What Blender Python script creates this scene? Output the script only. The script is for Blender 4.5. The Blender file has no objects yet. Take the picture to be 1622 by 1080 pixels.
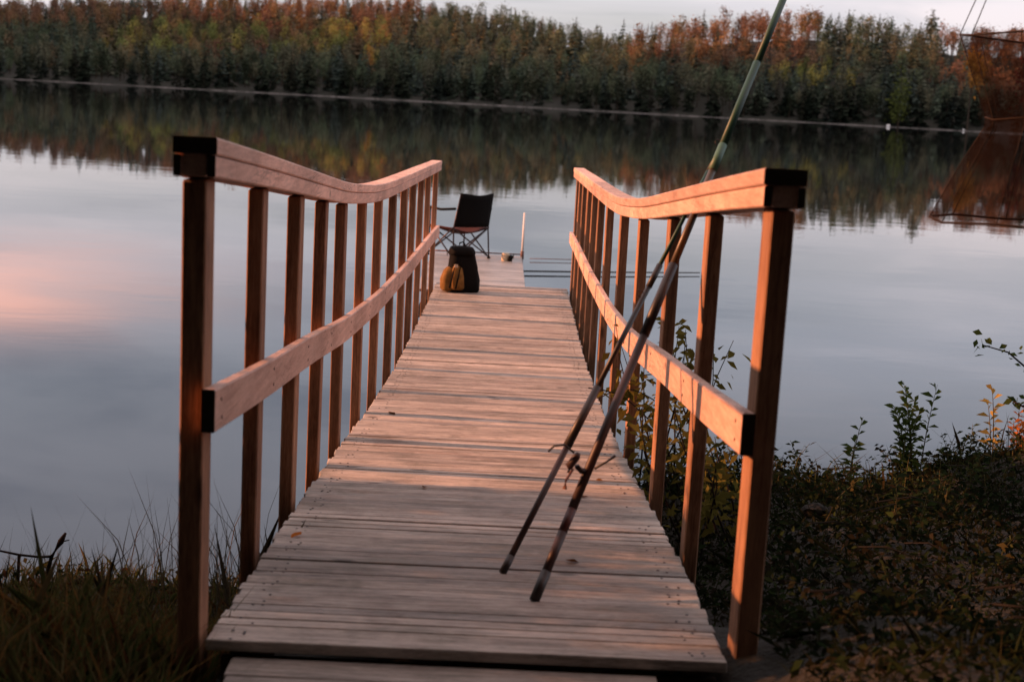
import bpy, bmesh, math, random
import numpy as np
from mathutils import Vector, Matrix

scene = bpy.context.scene
COL = scene.collection
rnd = random.Random(7)
rng = np.random.default_rng(11)
EYE = 2.1            # height of the camera above the water (water = z 0)

# ------------------------------------------------------------------ camera
def make_camera():
    cd = bpy.data.cameras.new('camera'); cam = bpy.data.objects.new('camera', cd)
    COL.objects.link(cam)
    yaw, roll, f = math.radians(.75), math.radians(3.03), 2340.0
    p = math.atan((540 - 156) / f * math.cos(roll))
    F = Vector((math.sin(yaw) * math.cos(p), math.cos(yaw) * math.cos(p), -math.sin(p)))
    R0 = Vector((math.cos(yaw), -math.sin(yaw), 0)); U0 = R0.cross(F)
    R = R0 * math.cos(roll) + U0 * math.sin(roll); U = R.cross(F)
    m = Matrix((R, U, -F)).transposed().to_4x4(); m.translation = Vector((.0186, 0, EYE))
    cam.matrix_world = m
    cd.sensor_width = 36; cd.lens = 36 * f / 1622
    cd.clip_start = .05; cd.clip_end = 6000
    cd.dof.use_dof = True; cd.dof.focus_distance = 7.5; cd.dof.aperture_fstop = 4.2
    scene.camera = cam
make_camera()
scene.view_settings.view_transform = 'Standard'
scene.view_settings.look = 'None'
scene.view_settings.exposure = 0.6
scene.view_settings.gamma = 1.0
scene.view_settings.use_curve_mapping = False

# ------------------------------------------------------------------ sun and sky
SUN_EL, SUN_BACK = math.radians(20.0), math.radians(-4.0)      # low, square from the left
sd = bpy.data.lights.new('sun', 'SUN'); sun = bpy.data.objects.new('sun', sd); COL.objects.link(sun)
sd.energy = 5.0; sd.angle = math.radians(.6); sd.color = (1.0, .385, .17)
to_sun = Vector((-math.cos(SUN_EL) * math.cos(SUN_BACK), -math.cos(SUN_EL) * math.sin(SUN_BACK), math.sin(SUN_EL)))
sun.rotation_euler = to_sun.to_track_quat('Z', 'Y').to_euler()
sun.location = (-30, 0, 12)

class NT:
    def __init__(s, nt): s.nt = nt; s.n = nt.nodes; s.l = nt.links
    def add(s, t, **kw):
        nd = s.n.new(t)
        for k, v in kw.items(): setattr(nd, k, v)
        return nd
    def link(s, a, b): s.l.new(a, b)
    def val(s, sock, v):
        if hasattr(v, 'is_linked') or isinstance(v, bpy.types.NodeSocket): s.l.new(v, sock)
        else: sock.default_value = v
    def math(s, op, a, b=0.0, c=None, clamp=False):
        nd = s.add('ShaderNodeMath', operation=op); nd.use_clamp = clamp
        s.val(nd.inputs[0], a); s.val(nd.inputs[1], b)
        if c is not None: s.val(nd.inputs[2], c)
        return nd.outputs[0]
    def mix(s, fac, a, b, mode='MIX'):
        nd = s.add('ShaderNodeMixRGB', blend_type=mode)
        s.val(nd.inputs[0], fac)
        s.val(nd.inputs[1], a if not isinstance(a, tuple) else (*a[:3], 1)); s.val(nd.inputs[2], b if not isinstance(b, tuple) else (*b[:3], 1))
        return nd.outputs[0]
    def ramp(s, fac, stops, interp='LINEAR'):
        nd = s.add('ShaderNodeValToRGB'); cr = nd.color_ramp; cr.interpolation = interp
        while len(cr.elements) < len(stops): cr.elements.new(.5)
        for e, (p, c) in zip(cr.elements, stops):
            e.position = p; e.color = (*c, 1) if isinstance(c, tuple) else (c, c, c, 1)
        s.l.new(fac, nd.inputs[0]); return nd.outputs[0]
    def noise(s, vec, scale, detail=3, rough=.5, dist=0.0):
        nd = s.add('ShaderNodeTexNoise'); s.l.new(vec, nd.inputs['Vector'])
        nd.inputs['Scale'].default_value = scale; nd.inputs['Detail'].default_value = detail
        nd.inputs['Roughness'].default_value = rough; nd.inputs['Distortion'].default_value = dist
        return nd.outputs['Fac']
    def mapping(s, vec, scale=(1, 1, 1), loc=(0, 0, 0)):
        nd = s.add('ShaderNodeMapping'); s.l.new(vec, nd.inputs['Vector'])
        nd.inputs['Scale'].default_value = scale
        if isinstance(loc, tuple): nd.inputs['Location'].default_value = loc
        else: s.l.new(loc, nd.inputs['Location'])
        return nd.outputs[0]

def make_world():
    w = bpy.data.worlds.new('World'); scene.world = w; w.use_nodes = True
    t = NT(w.node_tree); w.node_tree.nodes.clear()
    out = t.add('ShaderNodeOutputWorld'); bg = t.add('ShaderNodeBackground')
    sky = t.add('ShaderNodeTexSky', sky_type='NISHITA'); sky.sun_disc = False
    sky.sun_elevation = SUN_EL
    sky.sun_rotation = math.atan2(to_sun.x, to_sun.y)
    sky.air_density = 1.0; sky.dust_density = 1.5
    tc = t.add('ShaderNodeTexCoord'); sep = t.add('ShaderNodeSeparateXYZ'); t.link(tc.outputs['Generated'], sep.inputs[0])
    X, Y, Z = sep.outputs
    za = t.math('MAXIMUM', Z, 0.0)
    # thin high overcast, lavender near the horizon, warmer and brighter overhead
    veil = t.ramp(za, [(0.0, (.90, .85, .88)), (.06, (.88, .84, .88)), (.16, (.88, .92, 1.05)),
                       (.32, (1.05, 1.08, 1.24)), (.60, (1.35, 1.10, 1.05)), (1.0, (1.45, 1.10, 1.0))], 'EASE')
    den = t.math('ADD', za, .10)
    comb = t.add('ShaderNodeCombineXYZ'); t.link(t.math('DIVIDE', X, den), comb.inputs[0]); t.link(t.math('DIVIDE', Y, den), comb.inputs[1])
    cv = t.mapping(comb.outputs[0], (.55, 1.0, 1.0), (1.3, .4, 0))
    n1 = t.noise(cv, 1.3, 5, .55, .6)
    n2 = t.noise(cv, .55, 3, .5, .2)
    shade = t.math('ADD', t.math('MULTIPLY', n1, .55), t.math('MULTIPLY', n2, .45))
    cl = t.ramp(shade, [(.36, (.66, .68, .74)), (.50, (.97, .96, .98)), (.64, (1.22, 1.15, 1.14))], 'EASE')
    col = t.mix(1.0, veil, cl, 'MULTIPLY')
    skyb = t.mix(1.0, sky.outputs[0], (.10, .10, .10), 'MULTIPLY')
    gaps = t.ramp(n2, [(.30, .45), (.55, .12)])
    col = t.mix(gaps, col, skyb)
    # one long cloud catching the last sun
    ysafe = t.math('MAXIMUM', Y, .05)
    az = t.math('DIVIDE', X, ysafe)
    az = t.math('ADD', az, t.math('MULTIPLY', t.math('SUBTRACT', n1, .5), .25))
    el = t.math('ADD', Z, t.math('MULTIPLY', t.math('SUBTRACT', n2, .5), .06))
    a2 = t.math('POWER', t.math('DIVIDE', t.math('ADD', az, .38), .13), 2.0)
    e2 = t.math('POWER', t.math('DIVIDE', t.math('SUBTRACT', el, .137), .022), 2.0)
    g = t.math('POWER', 2.718, t.math('MULTIPLY', t.math('ADD', a2, e2), -1.0))
    g = t.math('MULTIPLY', g, t.math('GREATER_THAN', Y, .05))
    col = t.mix(t.math('MULTIPLY', g, .95, clamp=True), col, (2.35, 1.25, 1.02))
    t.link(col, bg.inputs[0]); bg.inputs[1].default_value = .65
    t.link(bg.outputs[0], out.inputs[0])
make_world()

# ------------------------------------------------------------------ materials
def new_mat(name):
    m = bpy.data.materials.new(name); m.use_nodes = True
    t = NT(m.node_tree); b = m.node_tree.nodes['Principled BSDF']
    return m, t, b

def plain(name, col, rough=.6, metal=0.0, var=.15, scale=20):
    m, t, b = new_mat(name)
    tc = t.add('ShaderNodeTexCoord')
    n = t.noise(tc.outputs['Object'], scale, 4, .6)
    t.link(t.mix(n, tuple(c * (1 - var) for c in col), tuple(c * (1 + var) for c in col)), b.inputs['Base Color'])
    b.inputs['Roughness'].default_value = rough; b.inputs['Metallic'].default_value = metal
    if rough > .75: b.inputs['Specular IOR Level'].default_value = .12
    return m

def wood(name, dark, light, axis, rough=.75, grain=60, knots=True, bump=.35, stain=0.0, moss=0.0):
    """wood with the grain along a local axis; every board gets its own tone"""
    m, t, b = new_mat(name)
    tc = t.add('ShaderNodeTexCoord'); oi = t.add('ShaderNodeObjectInfo'); geo = t.add('ShaderNodeNewGeometry')
    comb = t.add('ShaderNodeCombineXYZ'); r = oi.outputs['Random']
    for k, mul in enumerate((37.0, 91.0, 53.0)): t.link(t.math('MULTIPLY', r, mul), comb.inputs[k])
    sc = [1.0, 1.0, 1.0]; sc[axis] = .07
    v = t.mapping(tc.outputs['Object'], tuple(sc), comb.outputs[0])
    sc2 = [1.0, 1.0, 1.0]; sc2[axis] = .35
    v2 = t.mapping(tc.outputs['Object'], tuple(sc2), comb.outputs[0])
    g1 = t.noise(v, grain, 5, .65, .3); g2 = t.noise(v2, 7, 4, .6, .5)
    wv = t.noise(geo.outputs['Position'], 1.7, 4, .6)
    sc3 = [1.0, 1.0, 1.0]; sc3[axis] = .12
    g3 = t.noise(t.mapping(tc.outputs['Object'], tuple(sc3), comb.outputs[0]), 260, 3, .7)
    f = t.math('ADD', t.math('MULTIPLY', g1, .42), t.math('ADD', t.math('MULTIPLY', g2, .28), t.math('MULTIPLY', g3, .30)))
    col = t.mix(t.ramp(f, [(.36, 0.0), (.63, 1.0)]), dark, light)
    tone = t.math('ADD', t.math('MULTIPLY', r, .50), .74)
    tc3 = t.add('ShaderNodeCombineXYZ')
    t.link(tone, tc3.inputs[0]); t.link(t.math('ADD', t.math('MULTIPLY', r, .46), .76), tc3.inputs[1]); t.link(t.math('ADD', t.math('MULTIPLY', r, .42), .77), tc3.inputs[2])
    col = t.mix(1.0, col, tc3.outputs[0], 'MULTIPLY')
    col = t.mix(1.0, col, t.ramp(wv, [(.30, .72), (.55, 1.0), (.75, 1.12)]), 'MULTIPLY')
    cr = t.noise(v, grain * .55, 3, .5, 1.2)
    crk = t.ramp(cr, [(.475, 0.0), (.497, 1.0), (.503, 1.0), (.525, 0.0)])
    crm = t.ramp(t.noise(v2, 3.0, 2, .5), [(.50, 0.0), (.60, 1.0)])
    col = t.mix(t.math('MULTIPLY', t.math('MULTIPLY', crk, crm), .55), col, tuple(c * .3 for c in dark))
    if knots:
        sk = [1.0, 1.0, 1.0]; sk[axis] = .45
        vk = t.mapping(tc.outputs['Object'], tuple(sk), comb.outputs[0])
        vo = t.add('ShaderNodeTexVoronoi'); t.link(vk, vo.inputs['Vector']); vo.inputs['Scale'].default_value = 6.5
        kn = t.ramp(vo.outputs['Distance'], [(.06, 1.0), (.13, 0.0)])
        col = t.mix(t.math('MULTIPLY', kn, .75), col, tuple(c * .28 for c in dark))
    if moss:
        mo = t.noise(geo.outputs['Position'], 5, 5, .7, .4)
        col = t.mix(t.math('MULTIPLY', t.ramp(mo, [(.50, 0.0), (.68, 1.0)]), moss), col, (.07, .075, .045))
    if stain:
        so = t.noise(geo.outputs['Position'], 3.1, 3, .6, .8)
        col = t.mix(t.math('MULTIPLY', t.ramp(so, [(.58, 0.0), (.70, 1.0)]), stain), col, (.10, .04, .025))
    t.link(col, b.inputs['Base Color'])
    b.inputs['Roughness'].default_value = rough
    b.inputs['Specular IOR Level'].default_value = .3
    bp = t.add('ShaderNodeBump'); bp.inputs['Strength'].default_value = bump; bp.inputs['Distance'].default_value = .004
    t.link(f, bp.inputs['Height']); t.link(bp.outputs[0], b.inputs['Normal'])
    return m

def leafy(name, col=None, var=.35, trans=.35, vary_obj=.0):
    """leaves: own colour, or the mesh's 'col' attribute when col is None"""
    m, t, b = new_mat(name); t.n.remove(b)
    out = t.n['Material Output']
    geo = t.add('ShaderNodeNewGeometry')
    n = t.noise(geo.outputs['Position'], 9 if col else .35, 3, .6)
    if col is None:
        at = t.add('ShaderNodeVertexColor'); at.layer_name = 'col'; base = at.outputs[0]
    else:
        rg = t.add('ShaderNodeRGB'); rg.outputs[0].default_value = (*col, 1); base = rg.outputs[0]
    isl = geo.outputs['Random Per Island']
    fac = t.math('ADD', t.math('MULTIPLY', isl, var * 1.4), t.math('MULTIPLY', n, var * 1.2))
    fac = t.math('ADD', fac, 1 - var * 1.3)
    cc = t.add('ShaderNodeCombineXYZ')
    for k in range(3): t.link(fac, cc.inputs[k])
    c2 = t.mix(1.0, base, cc.outputs[0], 'MULTIPLY')
    d = t.add('ShaderNodeBsdfDiffuse'); tr = t.add('ShaderNodeBsdfTranslucent'); mx = t.add('ShaderNodeMixShader')
    t.link(c2, d.inputs[0]); t.link(c2, tr.inputs[0]); mx.inputs[0].default_value = trans
    t.link(d.outputs[0], mx.inputs[1]); t.link(tr.outputs[0], mx.inputs[2]); t.link(mx.outputs[0], out.inputs[0])
    return m

M = {}
M['deck'] = wood('weathered_deck_wood', (.17, .152, .138), (.60, .53, .475), 0, .7, 55, True, .5, stain=.25, moss=.35)
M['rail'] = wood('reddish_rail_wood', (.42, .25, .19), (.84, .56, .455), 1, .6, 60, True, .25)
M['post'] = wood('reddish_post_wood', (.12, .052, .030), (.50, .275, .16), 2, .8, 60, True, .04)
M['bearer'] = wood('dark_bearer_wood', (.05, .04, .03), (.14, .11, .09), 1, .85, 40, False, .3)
M['float_deck'] = wood('damp_grey_float_wood', (.22, .21, .20), (.42, .41, .40), 0, .4, 40, False, .2)
M['black_fabric'] = plain('black_fabric', (.007, .0065, .0065), .9, 0, .3, 60)
M['dark_metal'] = plain('dark_metal_tube', (.05, .035, .035), .4, .6)
M['red_brown'] = plain('red_brown_fabric', (.05, .016, .013), .8)
M['bag_tan'] = plain('tan_bag_fabric', (.20, .105, .032), .8, 0, .8, 25)
M['bag_buckle'] = plain('pale_buckle', (.55, .42, .30), .5)
M['rod_black'] = plain('black_rod_handle', (.018, .014, .013), .45, 0, .3, 30)
M['rod_red'] = plain('dark_red_rod_grip', (.07, .018, .014), .5, 0, .3, 30)
M['rod_dark'] = plain('dark_brown_rod_handle', (.035, .015, .012), .5, 0, .4, 30)
M['rod_green'] = plain('glossy_green_rod', (.010, .060, .036), .5, 0, .2, 8)
M['rod_pale'] = plain('pale_green_rod_band', (.06, .15, .10), .5)
M['rod_pink'] = plain('worn_pinkish_tape', (.26, .13, .10), .6)
M['rod_brown'] = plain('brown_varnished_rod', (.07, .045, .022), .4)
M['white_paint'] = plain('white_paint', (.75, .74, .72), .5, 0, .08)
M['beige'] = plain('beige_plastic', (.60, .48, .33), .5)
M['brown_line'] = plain('brown_pole', (.16, .08, .07), .6)
M['bark'] = plain('dark_bark', (.05, .038, .028), .9, 0, .5, 12)
M['pale_bark'] = plain('birch_bark', (.30, .27, .24), .8, 0, .4, 6)
M['end_grain'] = plain('dark_end_grain', (.035, .026, .020), .9, 0, .5, 40)  # dark brown for the thin sheets over the near rail ends
M['twig'] = plain('dark_twig', (.03, .022, .018), .9, 0, .3, 30)
M['stem'] = plain('green_stem', (.09, .085, .04), .8, 0, .3, 30)
M['stone'] = plain('pale_shore_glint', (.13, .125, .12), .85, 0, .6, 1.5)  # pale tone standing in for sky reflected at the far waterline
M['leaf_green'] = leafy('green_leaves', (.055, .085, .022))
M['leaf_bush'] = leafy('bush_leaves', (.12, .105, .025), .5)
M['leaf_yellow'] = leafy('yellow_leaves', (.38, .27, .07))
M['leaf_dark'] = leafy('dark_undergrowth_leaves', None, .5, .2)
M['leaf_attr'] = leafy('far_foliage', None, .45, .2)
M['grass'] = leafy('bank_grass_blades', None, .4, .3)
M['leaf_orange'] = leafy('orange_leaves', (.50, .17, .04))
M['leaf_brown'] = leafy('brown_leaf', (.10, .045, .02))

def ground_mat():
    m, t, b = new_mat('bank_soil')
    geo = t.add('ShaderNodeNewGeometry')
    n = t.noise(geo.outputs['Position'], 3, 6, .7); n2 = t.noise(geo.outputs['Position'], 40, 4, .6)
    c = t.mix(t.ramp(n, [(.35, 0.0), (.65, 1.0)]), (.010, .009, .006), (.020, .019, .011))
    c = t.mix(t.math('MULTIPLY', n2, .4), c, (.018, .014, .010))
    t.link(c, b.inputs['Base Color']); b.inputs['Roughness'].default_value = .95
    bp = t.add('ShaderNodeBump'); bp.inputs['Strength'].default_value = .8; bp.inputs['Distance'].default_value = .03
    t.link(n2, bp.inputs['Height']); t.link(bp.outputs[0], b.inputs['Normal'])
    return m
M['ground'] = ground_mat()

def hill_mat():
    m, t, b = new_mat('forest_floor')
    geo = t.add('ShaderNodeNewGeometry')
    n = t.noise(geo.outputs['Position'], .08, 5, .6)
    t.link(t.mix(n, (.008, .011, .007), (.016, .018, .010)), b.inputs['Base Color']); b.inputs['Roughness'].default_value = 1
    return m
M['hill'] = hill_mat()

def water_mat():
    m, t, b = new_mat('lake_water')
    geo = t.add('ShaderNodeNewGeometry')
    b.inputs['Base Color'].default_value = (.012, .016, .018, 1)
    b.inputs['Roughness'].default_value = .008
    b.inputs['IOR'].default_value = 1.34
    P = geo.outputs['Position']
    v1 = t.mapping(P, (.7, 1.0, 1.0)); a = t.noise(v1, 1.1, 3, .5, .3)
    v2 = t.mapping(P, (.5, 1.0, 1.0)); c = t.noise(v2, 6.0, 2, .5)
    v3 = t.mapping(P, (.012, .05, 1.0)); calm = t.ramp(t.noise(v3, 1.0, 3, .5), [(.40, .35), (.62, 1.0)])
    h = t.math('ADD', t.math('MULTIPLY', a, 1.0), t.math('MULTIPLY', c, .10))
    h = t.math('MULTIPLY', h, calm)
    bp = t.add('ShaderNodeBump'); bp.inputs['Strength'].default_value = 1.0; bp.inputs['Distance'].default_value = .0024
    t.link(h, bp.inputs['Height']); t.link(bp.outputs[0], b.inputs['Normal'])
    return m
M['water'] = water_mat()

# ------------------------------------------------------------------ mesh helpers
def link_mesh(name, me, parent=None, loc=(0, 0, 0)):
    o = bpy.data.objects.new(name, me); COL.objects.link(o)
    o.location = loc
    if parent is not None: o.parent = parent
    return o

def mk(name, V, Fc, mats, parent=None, loc=(0, 0, 0), mi=None, smooth=False, col=None):
    me = bpy.data.meshes.new(name); me.from_pydata([tuple(v) for v in V], [], Fc)
    for m in (mats if isinstance(mats, (list, tuple)) else [mats]): me.materials.append(m)
    if mi is not None: me.polygons.foreach_set('material_index', np.asarray(mi, dtype=np.int32))
    if smooth: me.polygons.foreach_set('use_smooth', [True] * len(me.polygons))
    if col is not None:
        at = me.color_attributes.new('col', 'FLOAT_COLOR', 'POINT')
        at.data.foreach_set('color', np.asarray(col, dtype=np.float32).ravel())
    me.update()
    return link_mesh(name, me, parent, loc)

def mk_np(name, V, Q, mats, mi=None, col=None, parent=None, loc=(0, 0, 0)):
    """fast path: V (n,3), Q (m,k) all faces with k corners"""
    me = bpy.data.meshes.new(name); V = np.asarray(V, dtype=np.float32); Q = np.asarray(Q, dtype=np.int32)
    k = Q.shape[1]
    me.vertices.add(len(V)); me.vertices.foreach_set('co', V.ravel())
    me.loops.add(Q.size); me.loops.foreach_set('vertex_index', Q.ravel())
    me.polygons.add(len(Q)); me.polygons.foreach_set('loop_start', np.arange(len(Q), dtype=np.int32) * k)
    for m in (mats if isinstance(mats, (list, tuple)) else [mats]): me.materials.append(m)
    if mi is not None: me.polygons.foreach_set('material_index', np.asarray(mi, dtype=np.int32))
    me.update(calc_edges=True)
    if col is not None:
        at = me.color_attributes.new('col', 'FLOAT_COLOR', 'POINT')
        at.data.foreach_set('color', np.asarray(col, dtype=np.float32).ravel())
    return link_mesh(name, me, parent, loc)

def tag(o, label=None, cat=None, group=None, kind=None):
    if label: o['label'] = label
    if cat: o['category'] = cat
    if group: o['group'] = group
    if kind: o['kind'] = kind
    return o

def empty(name, loc, label=None, cat=None, group=None, rz=0):
    o = bpy.data.objects.new(name, None); COL.objects.link(o); o.location = loc; o.rotation_euler = (0, 0, rz)
    o.empty_display_size = .1
    return tag(o, label, cat, group)

def box_data(sx, sy, sz, bev=.003, jit=0.0, seed=0):
    """bevelled box centred at the origin -> verts, faces"""
    bm = bmesh.new(); bmesh.ops.create_cube(bm, size=1)
    for v in bm.verts: v.co = Vector((v.co.x * sx, v.co.y * sy, v.co.z * sz))
    if bev: bmesh.ops.bevel(bm, geom=list(bm.edges), offset=bev, segments=1, affect='EDGES')
    r = random.Random(seed)
    if jit:
        for v in bm.verts: v.co += Vector((r.uniform(-1, 1) * jit, r.uniform(-1, 1) * jit * .3, r.uniform(-1, 1) * jit * .3))
    V = [v.co.copy() for v in bm.verts]; Fc = [[v.index for v in f.verts] for f in bm.faces]
    bm.free(); return V, Fc

def box_mesh(name, sx, sy, sz, mat, bev=.003, jit=0, seed=0):
    V, Fc = box_data(sx, sy, sz, bev, jit, seed)
    me = bpy.data.meshes.new(name); me.from_pydata(V, [], Fc); me.materials.append(mat); return me

def tube_data(pts, rad, n=8, cap=True):
    pts = [Vector(p) for p in pts]
    if not isinstance(rad, (list, tuple)): rad = [rad] * len(pts)
    V, Fc = [], []
    up0 = Vector((0, 0, 1))
    for i, p in enumerate(pts):
        d = (pts[min(i + 1, len(pts) - 1)] - pts[max(i - 1, 0)]).normalized()
        u = up0 if abs(d.z) < .93 else Vector((1, 0, 0))
        a = d.cross(u).normalized(); b = d.cross(a).normalized()
        for k in range(n):
            an = 2 * math.pi * k / n
            V.append(p + (a * math.cos(an) + b * math.sin(an)) * rad[i])
    for i in range(len(pts) - 1):
        for k in range(n):
            k2 = (k + 1) % n
            Fc.append([i * n + k, i * n + k2, (i + 1) * n + k2, (i + 1) * n + k])
    if cap:
        Fc.append(list(range(n))[::-1]); Fc.append([(len(pts) - 1) * n + k for k in range(n)])
    return V, Fc

def merge(parts):
    V, Fc = [], []
    for v, f in parts:
        o = len(V); V += list(v); Fc += [[i + o for i in q] for q in f]
    return V, Fc

def tube(name, pts, rad, mat, parent=None, n=8):
    base = parent.location if parent is not None else Vector((0, 0, 0))
    V, Fc = tube_data([Vector(p) - base for p in pts], rad, n)
    return mk(name, V, Fc, mat, parent, smooth=True)

def leaves(centers, size, aspect=.45, droop=.3, dirs=None, r=rng):
    """folded diamond leaves -> V, Q (quads)"""
    n = len(centers); c = np.asarray(centers, float)
    s = np.asarray(size) * np.ones(n)
    if dirs is None:
        th = r.uniform(0, 2 * np.pi, n); ph = r.uniform(-.9, .7, n)
        d = np.stack([np.cos(th) * np.cos(ph), np.sin(th) * np.cos(ph), np.sin(ph)], 1)
    else:
        d = np.asarray(dirs) + r.normal(0, .25, (n, 3)); d /= np.linalg.norm(d, axis=1)[:, None] + 1e-9
    q = r.normal(0, 1, (n, 3)); side = np.cross(d, q); side /= np.linalg.norm(side, axis=1)[:, None] + 1e-9
    tip = c + d * s[:, None]; tip[:, 2] -= droop * s * .5
    mid = c + d * s[:, None] * .5
    w = side * (s * aspect * .5)[:, None]
    V = np.stack([c, mid + w, tip, mid - w], 1).reshape(-1, 3)
    Q = np.arange(4 * n).reshape(n, 4)
    return V, Q

# ------------------------------------------------------------------ walkway profile (fitted, heights over the water)
DY = [2.0, 3.5, 4.4, 5.3, 6.1, 7.0, 8.0, 9.0, 10.0, 11.4, 12.7, 14.8]
DZ = [-1.28, -1.365, -1.415, -1.49, -1.56, -1.635, -1.72, -1.775, -1.815, -1.84, -1.85, -1.845]
RY = [3.4, 4.2, 5.1, 6.6, 8.0, 9.0, 10.5, 12.0, 14.8]
RZ = [-.118, -.187, -.27, -.41, -.50, -.532, -.563, -.59, -.645]
MY = [3.4, 4.4, 5.4, 6.7, 8.4, 10.6, 13.3, 14.8]
MZ = [-.72, -.82, -.90, -1.03, -1.13, -1.20, -1.245, -1.28]
def smooth_interp(Y, Z):
    g = np.linspace(Y[0] - 1, Y[-1] + 1, 600); z = np.interp(g, Y, Z)
    z[g < Y[0]] = Z[0] + (g[g < Y[0]] - Y[0]) * (Z[1] - Z[0]) / (Y[1] - Y[0])
    k = 35; zp = np.pad(z, k, mode='edge'); zz = np.convolve(zp, np.hanning(2 * k + 1) / np.hanning(2 * k + 1).sum(), 'valid')
    return lambda y: float(np.interp(y, g, zz)) + EYE
deck_z, rail_z, mid_z = smooth_interp(DY, DZ), smooth_interp(RY, RZ), smooth_interp(MY, MZ)
def cx(y): return .08 * max(0, y - 7) / 7.6
END = 14.62

def sweep(name, x_in, x_out, y0, y1, ztop, zbot, mat, parent, step=.22, bev=.004):
    """rail board following the walkway: inner/outer x, top and bottom height functions"""
    n = max(2, int((y1 - y0) / step) + 1); V, Fc = [], []
    base = parent.location
    for i in range(n):
        y = y0 + (y1 - y0) * i / (n - 1); c = cx(y)
        a, b_ = sorted((x_in, x_out)); t_, l_ = ztop(y), zbot(y); e = bev
        sec = [(a + e, l_), (b_ - e, l_), (b_, l_ + e), (b_, t_ - e), (b_ - e, t_), (a + e, t_), (a, t_ - e), (a, l_ + e)]
        for x, z in sec: V.append((x + c - base.x, y - base.y, z - base.z))
    for i in range(n - 1):
        for k in range(8):
            k2 = (k + 1) % 8
            Fc.append([i * 8 + k, (i + 1) * 8 + k, (i + 1) * 8 + k2, i * 8 + k2])
    Fc.append(list(range(8))); Fc.append([(n - 1) * 8 + k for k in range(8)][::-1])
    return mk(name, V, Fc, mat, parent)

# ------------------------------------------------------------------ ground, water
def shore_y(x):
    x = np.asarray(x, float)
    s = np.clip((x + 1.0) / 2.6, 0, 1); s = s * s * (3 - 2 * s)
    y = 5.95 + (8.35 - 5.95) * s
    y = y + np.where(x > 2.5, (x - 2.5) * .9, 0) + .10 * np.sin(x * 3.1) + .05 * np.sin(x * 7.3 + 1)
    y = y - np.where(x < -3, (-3 - x) * .05, 0)
    return y
def ground_h(x, y):
    x = np.asarray(x, float); y = np.asarray(y, float)
    d = shore_y(x) - y
    h = np.where(d > 0, .62 * (1 - np.exp(-d / 2.9)) + .035 * np.clip(d - 3, 0, 60), d * .35)
    h = h + np.clip(d, 0, 1) * (.03 * np.sin(x * 2.3 + y * 1.7) + .025 * np.sin(x * 5.1 - y * 3.3) + .012 * np.sin(x * 11 + y * 9))
    mound = .12 * np.exp(-(((x - 3.1) / .5) ** 2 + ((y - 8.0) / .7) ** 2))
    under = np.exp(-(x / .9) ** 4) * np.clip(4.5 - y, 0, 1) * .12
    foot = .28 * np.exp(-((np.abs(x) - .95) / .55) ** 4) * np.clip((4.5 - y) / .8, 0, 1)
    h = h + foot
    return np.clip(h + mound * (d > -.5) - under, -1.5, 4)
def build_ground():
    gx = np.concatenate([np.linspace(-160, -8, 30)[:-1], np.linspace(-8, 10, 150), np.linspace(10, 160, 30)[1:]])
    gy = np.concatenate([np.linspace(-150, -4, 30)[:-1], np.linspace(-4, 12, 140), np.linspace(12, 60, 12)[1:]])
    X, Y = np.meshgrid(gx, gy); Z = ground_h(X, Y)
    V = np.stack([X, Y, Z], -1).reshape(-1, 3); nx = len(gx); ny = len(gy)
    i, j = np.meshgrid(np.arange(nx - 1), np.arange(ny - 1)); a = (j * nx + i).ravel()
    o = mk_np('ground', V, np.stack([a, a + 1, a + nx + 1, a + nx], 1), M['ground']); tag(o, kind='structure')
    o.data.polygons.foreach_set('use_smooth', [True] * len(o.data.polygons))
build_ground()
def build_water():
    s = 1500
    tag(mk('water', [(-s, -40, 0), (s, -40, 0), (s, 1500, 0), (-s, 1500, 0)], [[0, 1, 2, 3]], M['water']), kind='structure')
    tag(mk('lake_bed', [(-s, 50, -1.45), (s, 50, -1.45), (s, 1500, -1.6), (-s, 1500, -1.6)], [[0, 1, 2, 3]], M['ground']), kind='structure')
build_water()

# ------------------------------------------------------------------ far hills
PXF = 2340.0
def px_of(x, y): return 811 + PXF * (x / y - math.tan(math.radians(.75)))
TOPX = [-700, -200, 0, 150, 300, 600, 700, 800, 900, 950, 985, 1050, 1150, 1250, 1350, 1450, 1550, 1622, 1900, 2400]
TOPY = [60, 20, 2, -2, -4, 0, 12, 24, 46, 58, 44, 34, 24, 20, 30, 42, 47, 46, 60, 90]
CRX = [-700, 0, 600, 940, 990, 1300, 2400]
CRR = [190, 190, 170, 140, 80, 80, 80]      # distance of the crest behind the shore
def shoreD(px): return np.interp(px, [-700, 0, 811, 1600, 2400], [470, 425, 388, 353, 330])
def hill_z(px, r):
    hz = 156 + (px - 811) * .053
    rc = np.interp(px, CRX, CRR); D = shoreD(px) + rc
    top = (hz - np.interp(px, TOPX, TOPY)) / PXF * D + EYE - 9.5
    t = np.clip((r - 4) / (rc - 4), 0, 1.0); s = .55 * t + .45 * t * t * (3 - 2 * t)
    bank = np.clip(r / 6, 0, 1) * .9
    return np.where(r < 0, r * .25, bank + top * s + np.clip(r - rc, 0, 60) * .03)
def build_hills():
    pxs = np.linspace(-700, 2400, 130); rs = np.concatenate([[-6, 0, 2, 6], np.linspace(12, 260, 45)])
    PX, R = np.meshgrid(pxs, rs); D = shoreD(PX) + R
    X = D * ((PX - 811) / PXF + math.tan(math.radians(.75)))
    Z = hill_z(PX, R); V = np.stack([X, D, Z], -1).reshape(-1, 3)
    nx, ny = len(pxs), len(rs); i, j = np.meshgrid(np.arange(nx - 1), np.arange(ny - 1)); a = (j * nx + i).ravel()
    tag(mk_np('hills', V, np.stack([a, a + 1, a + nx + 1, a + nx], 1), M['hill']), kind='structure')
build_hills()

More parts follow.
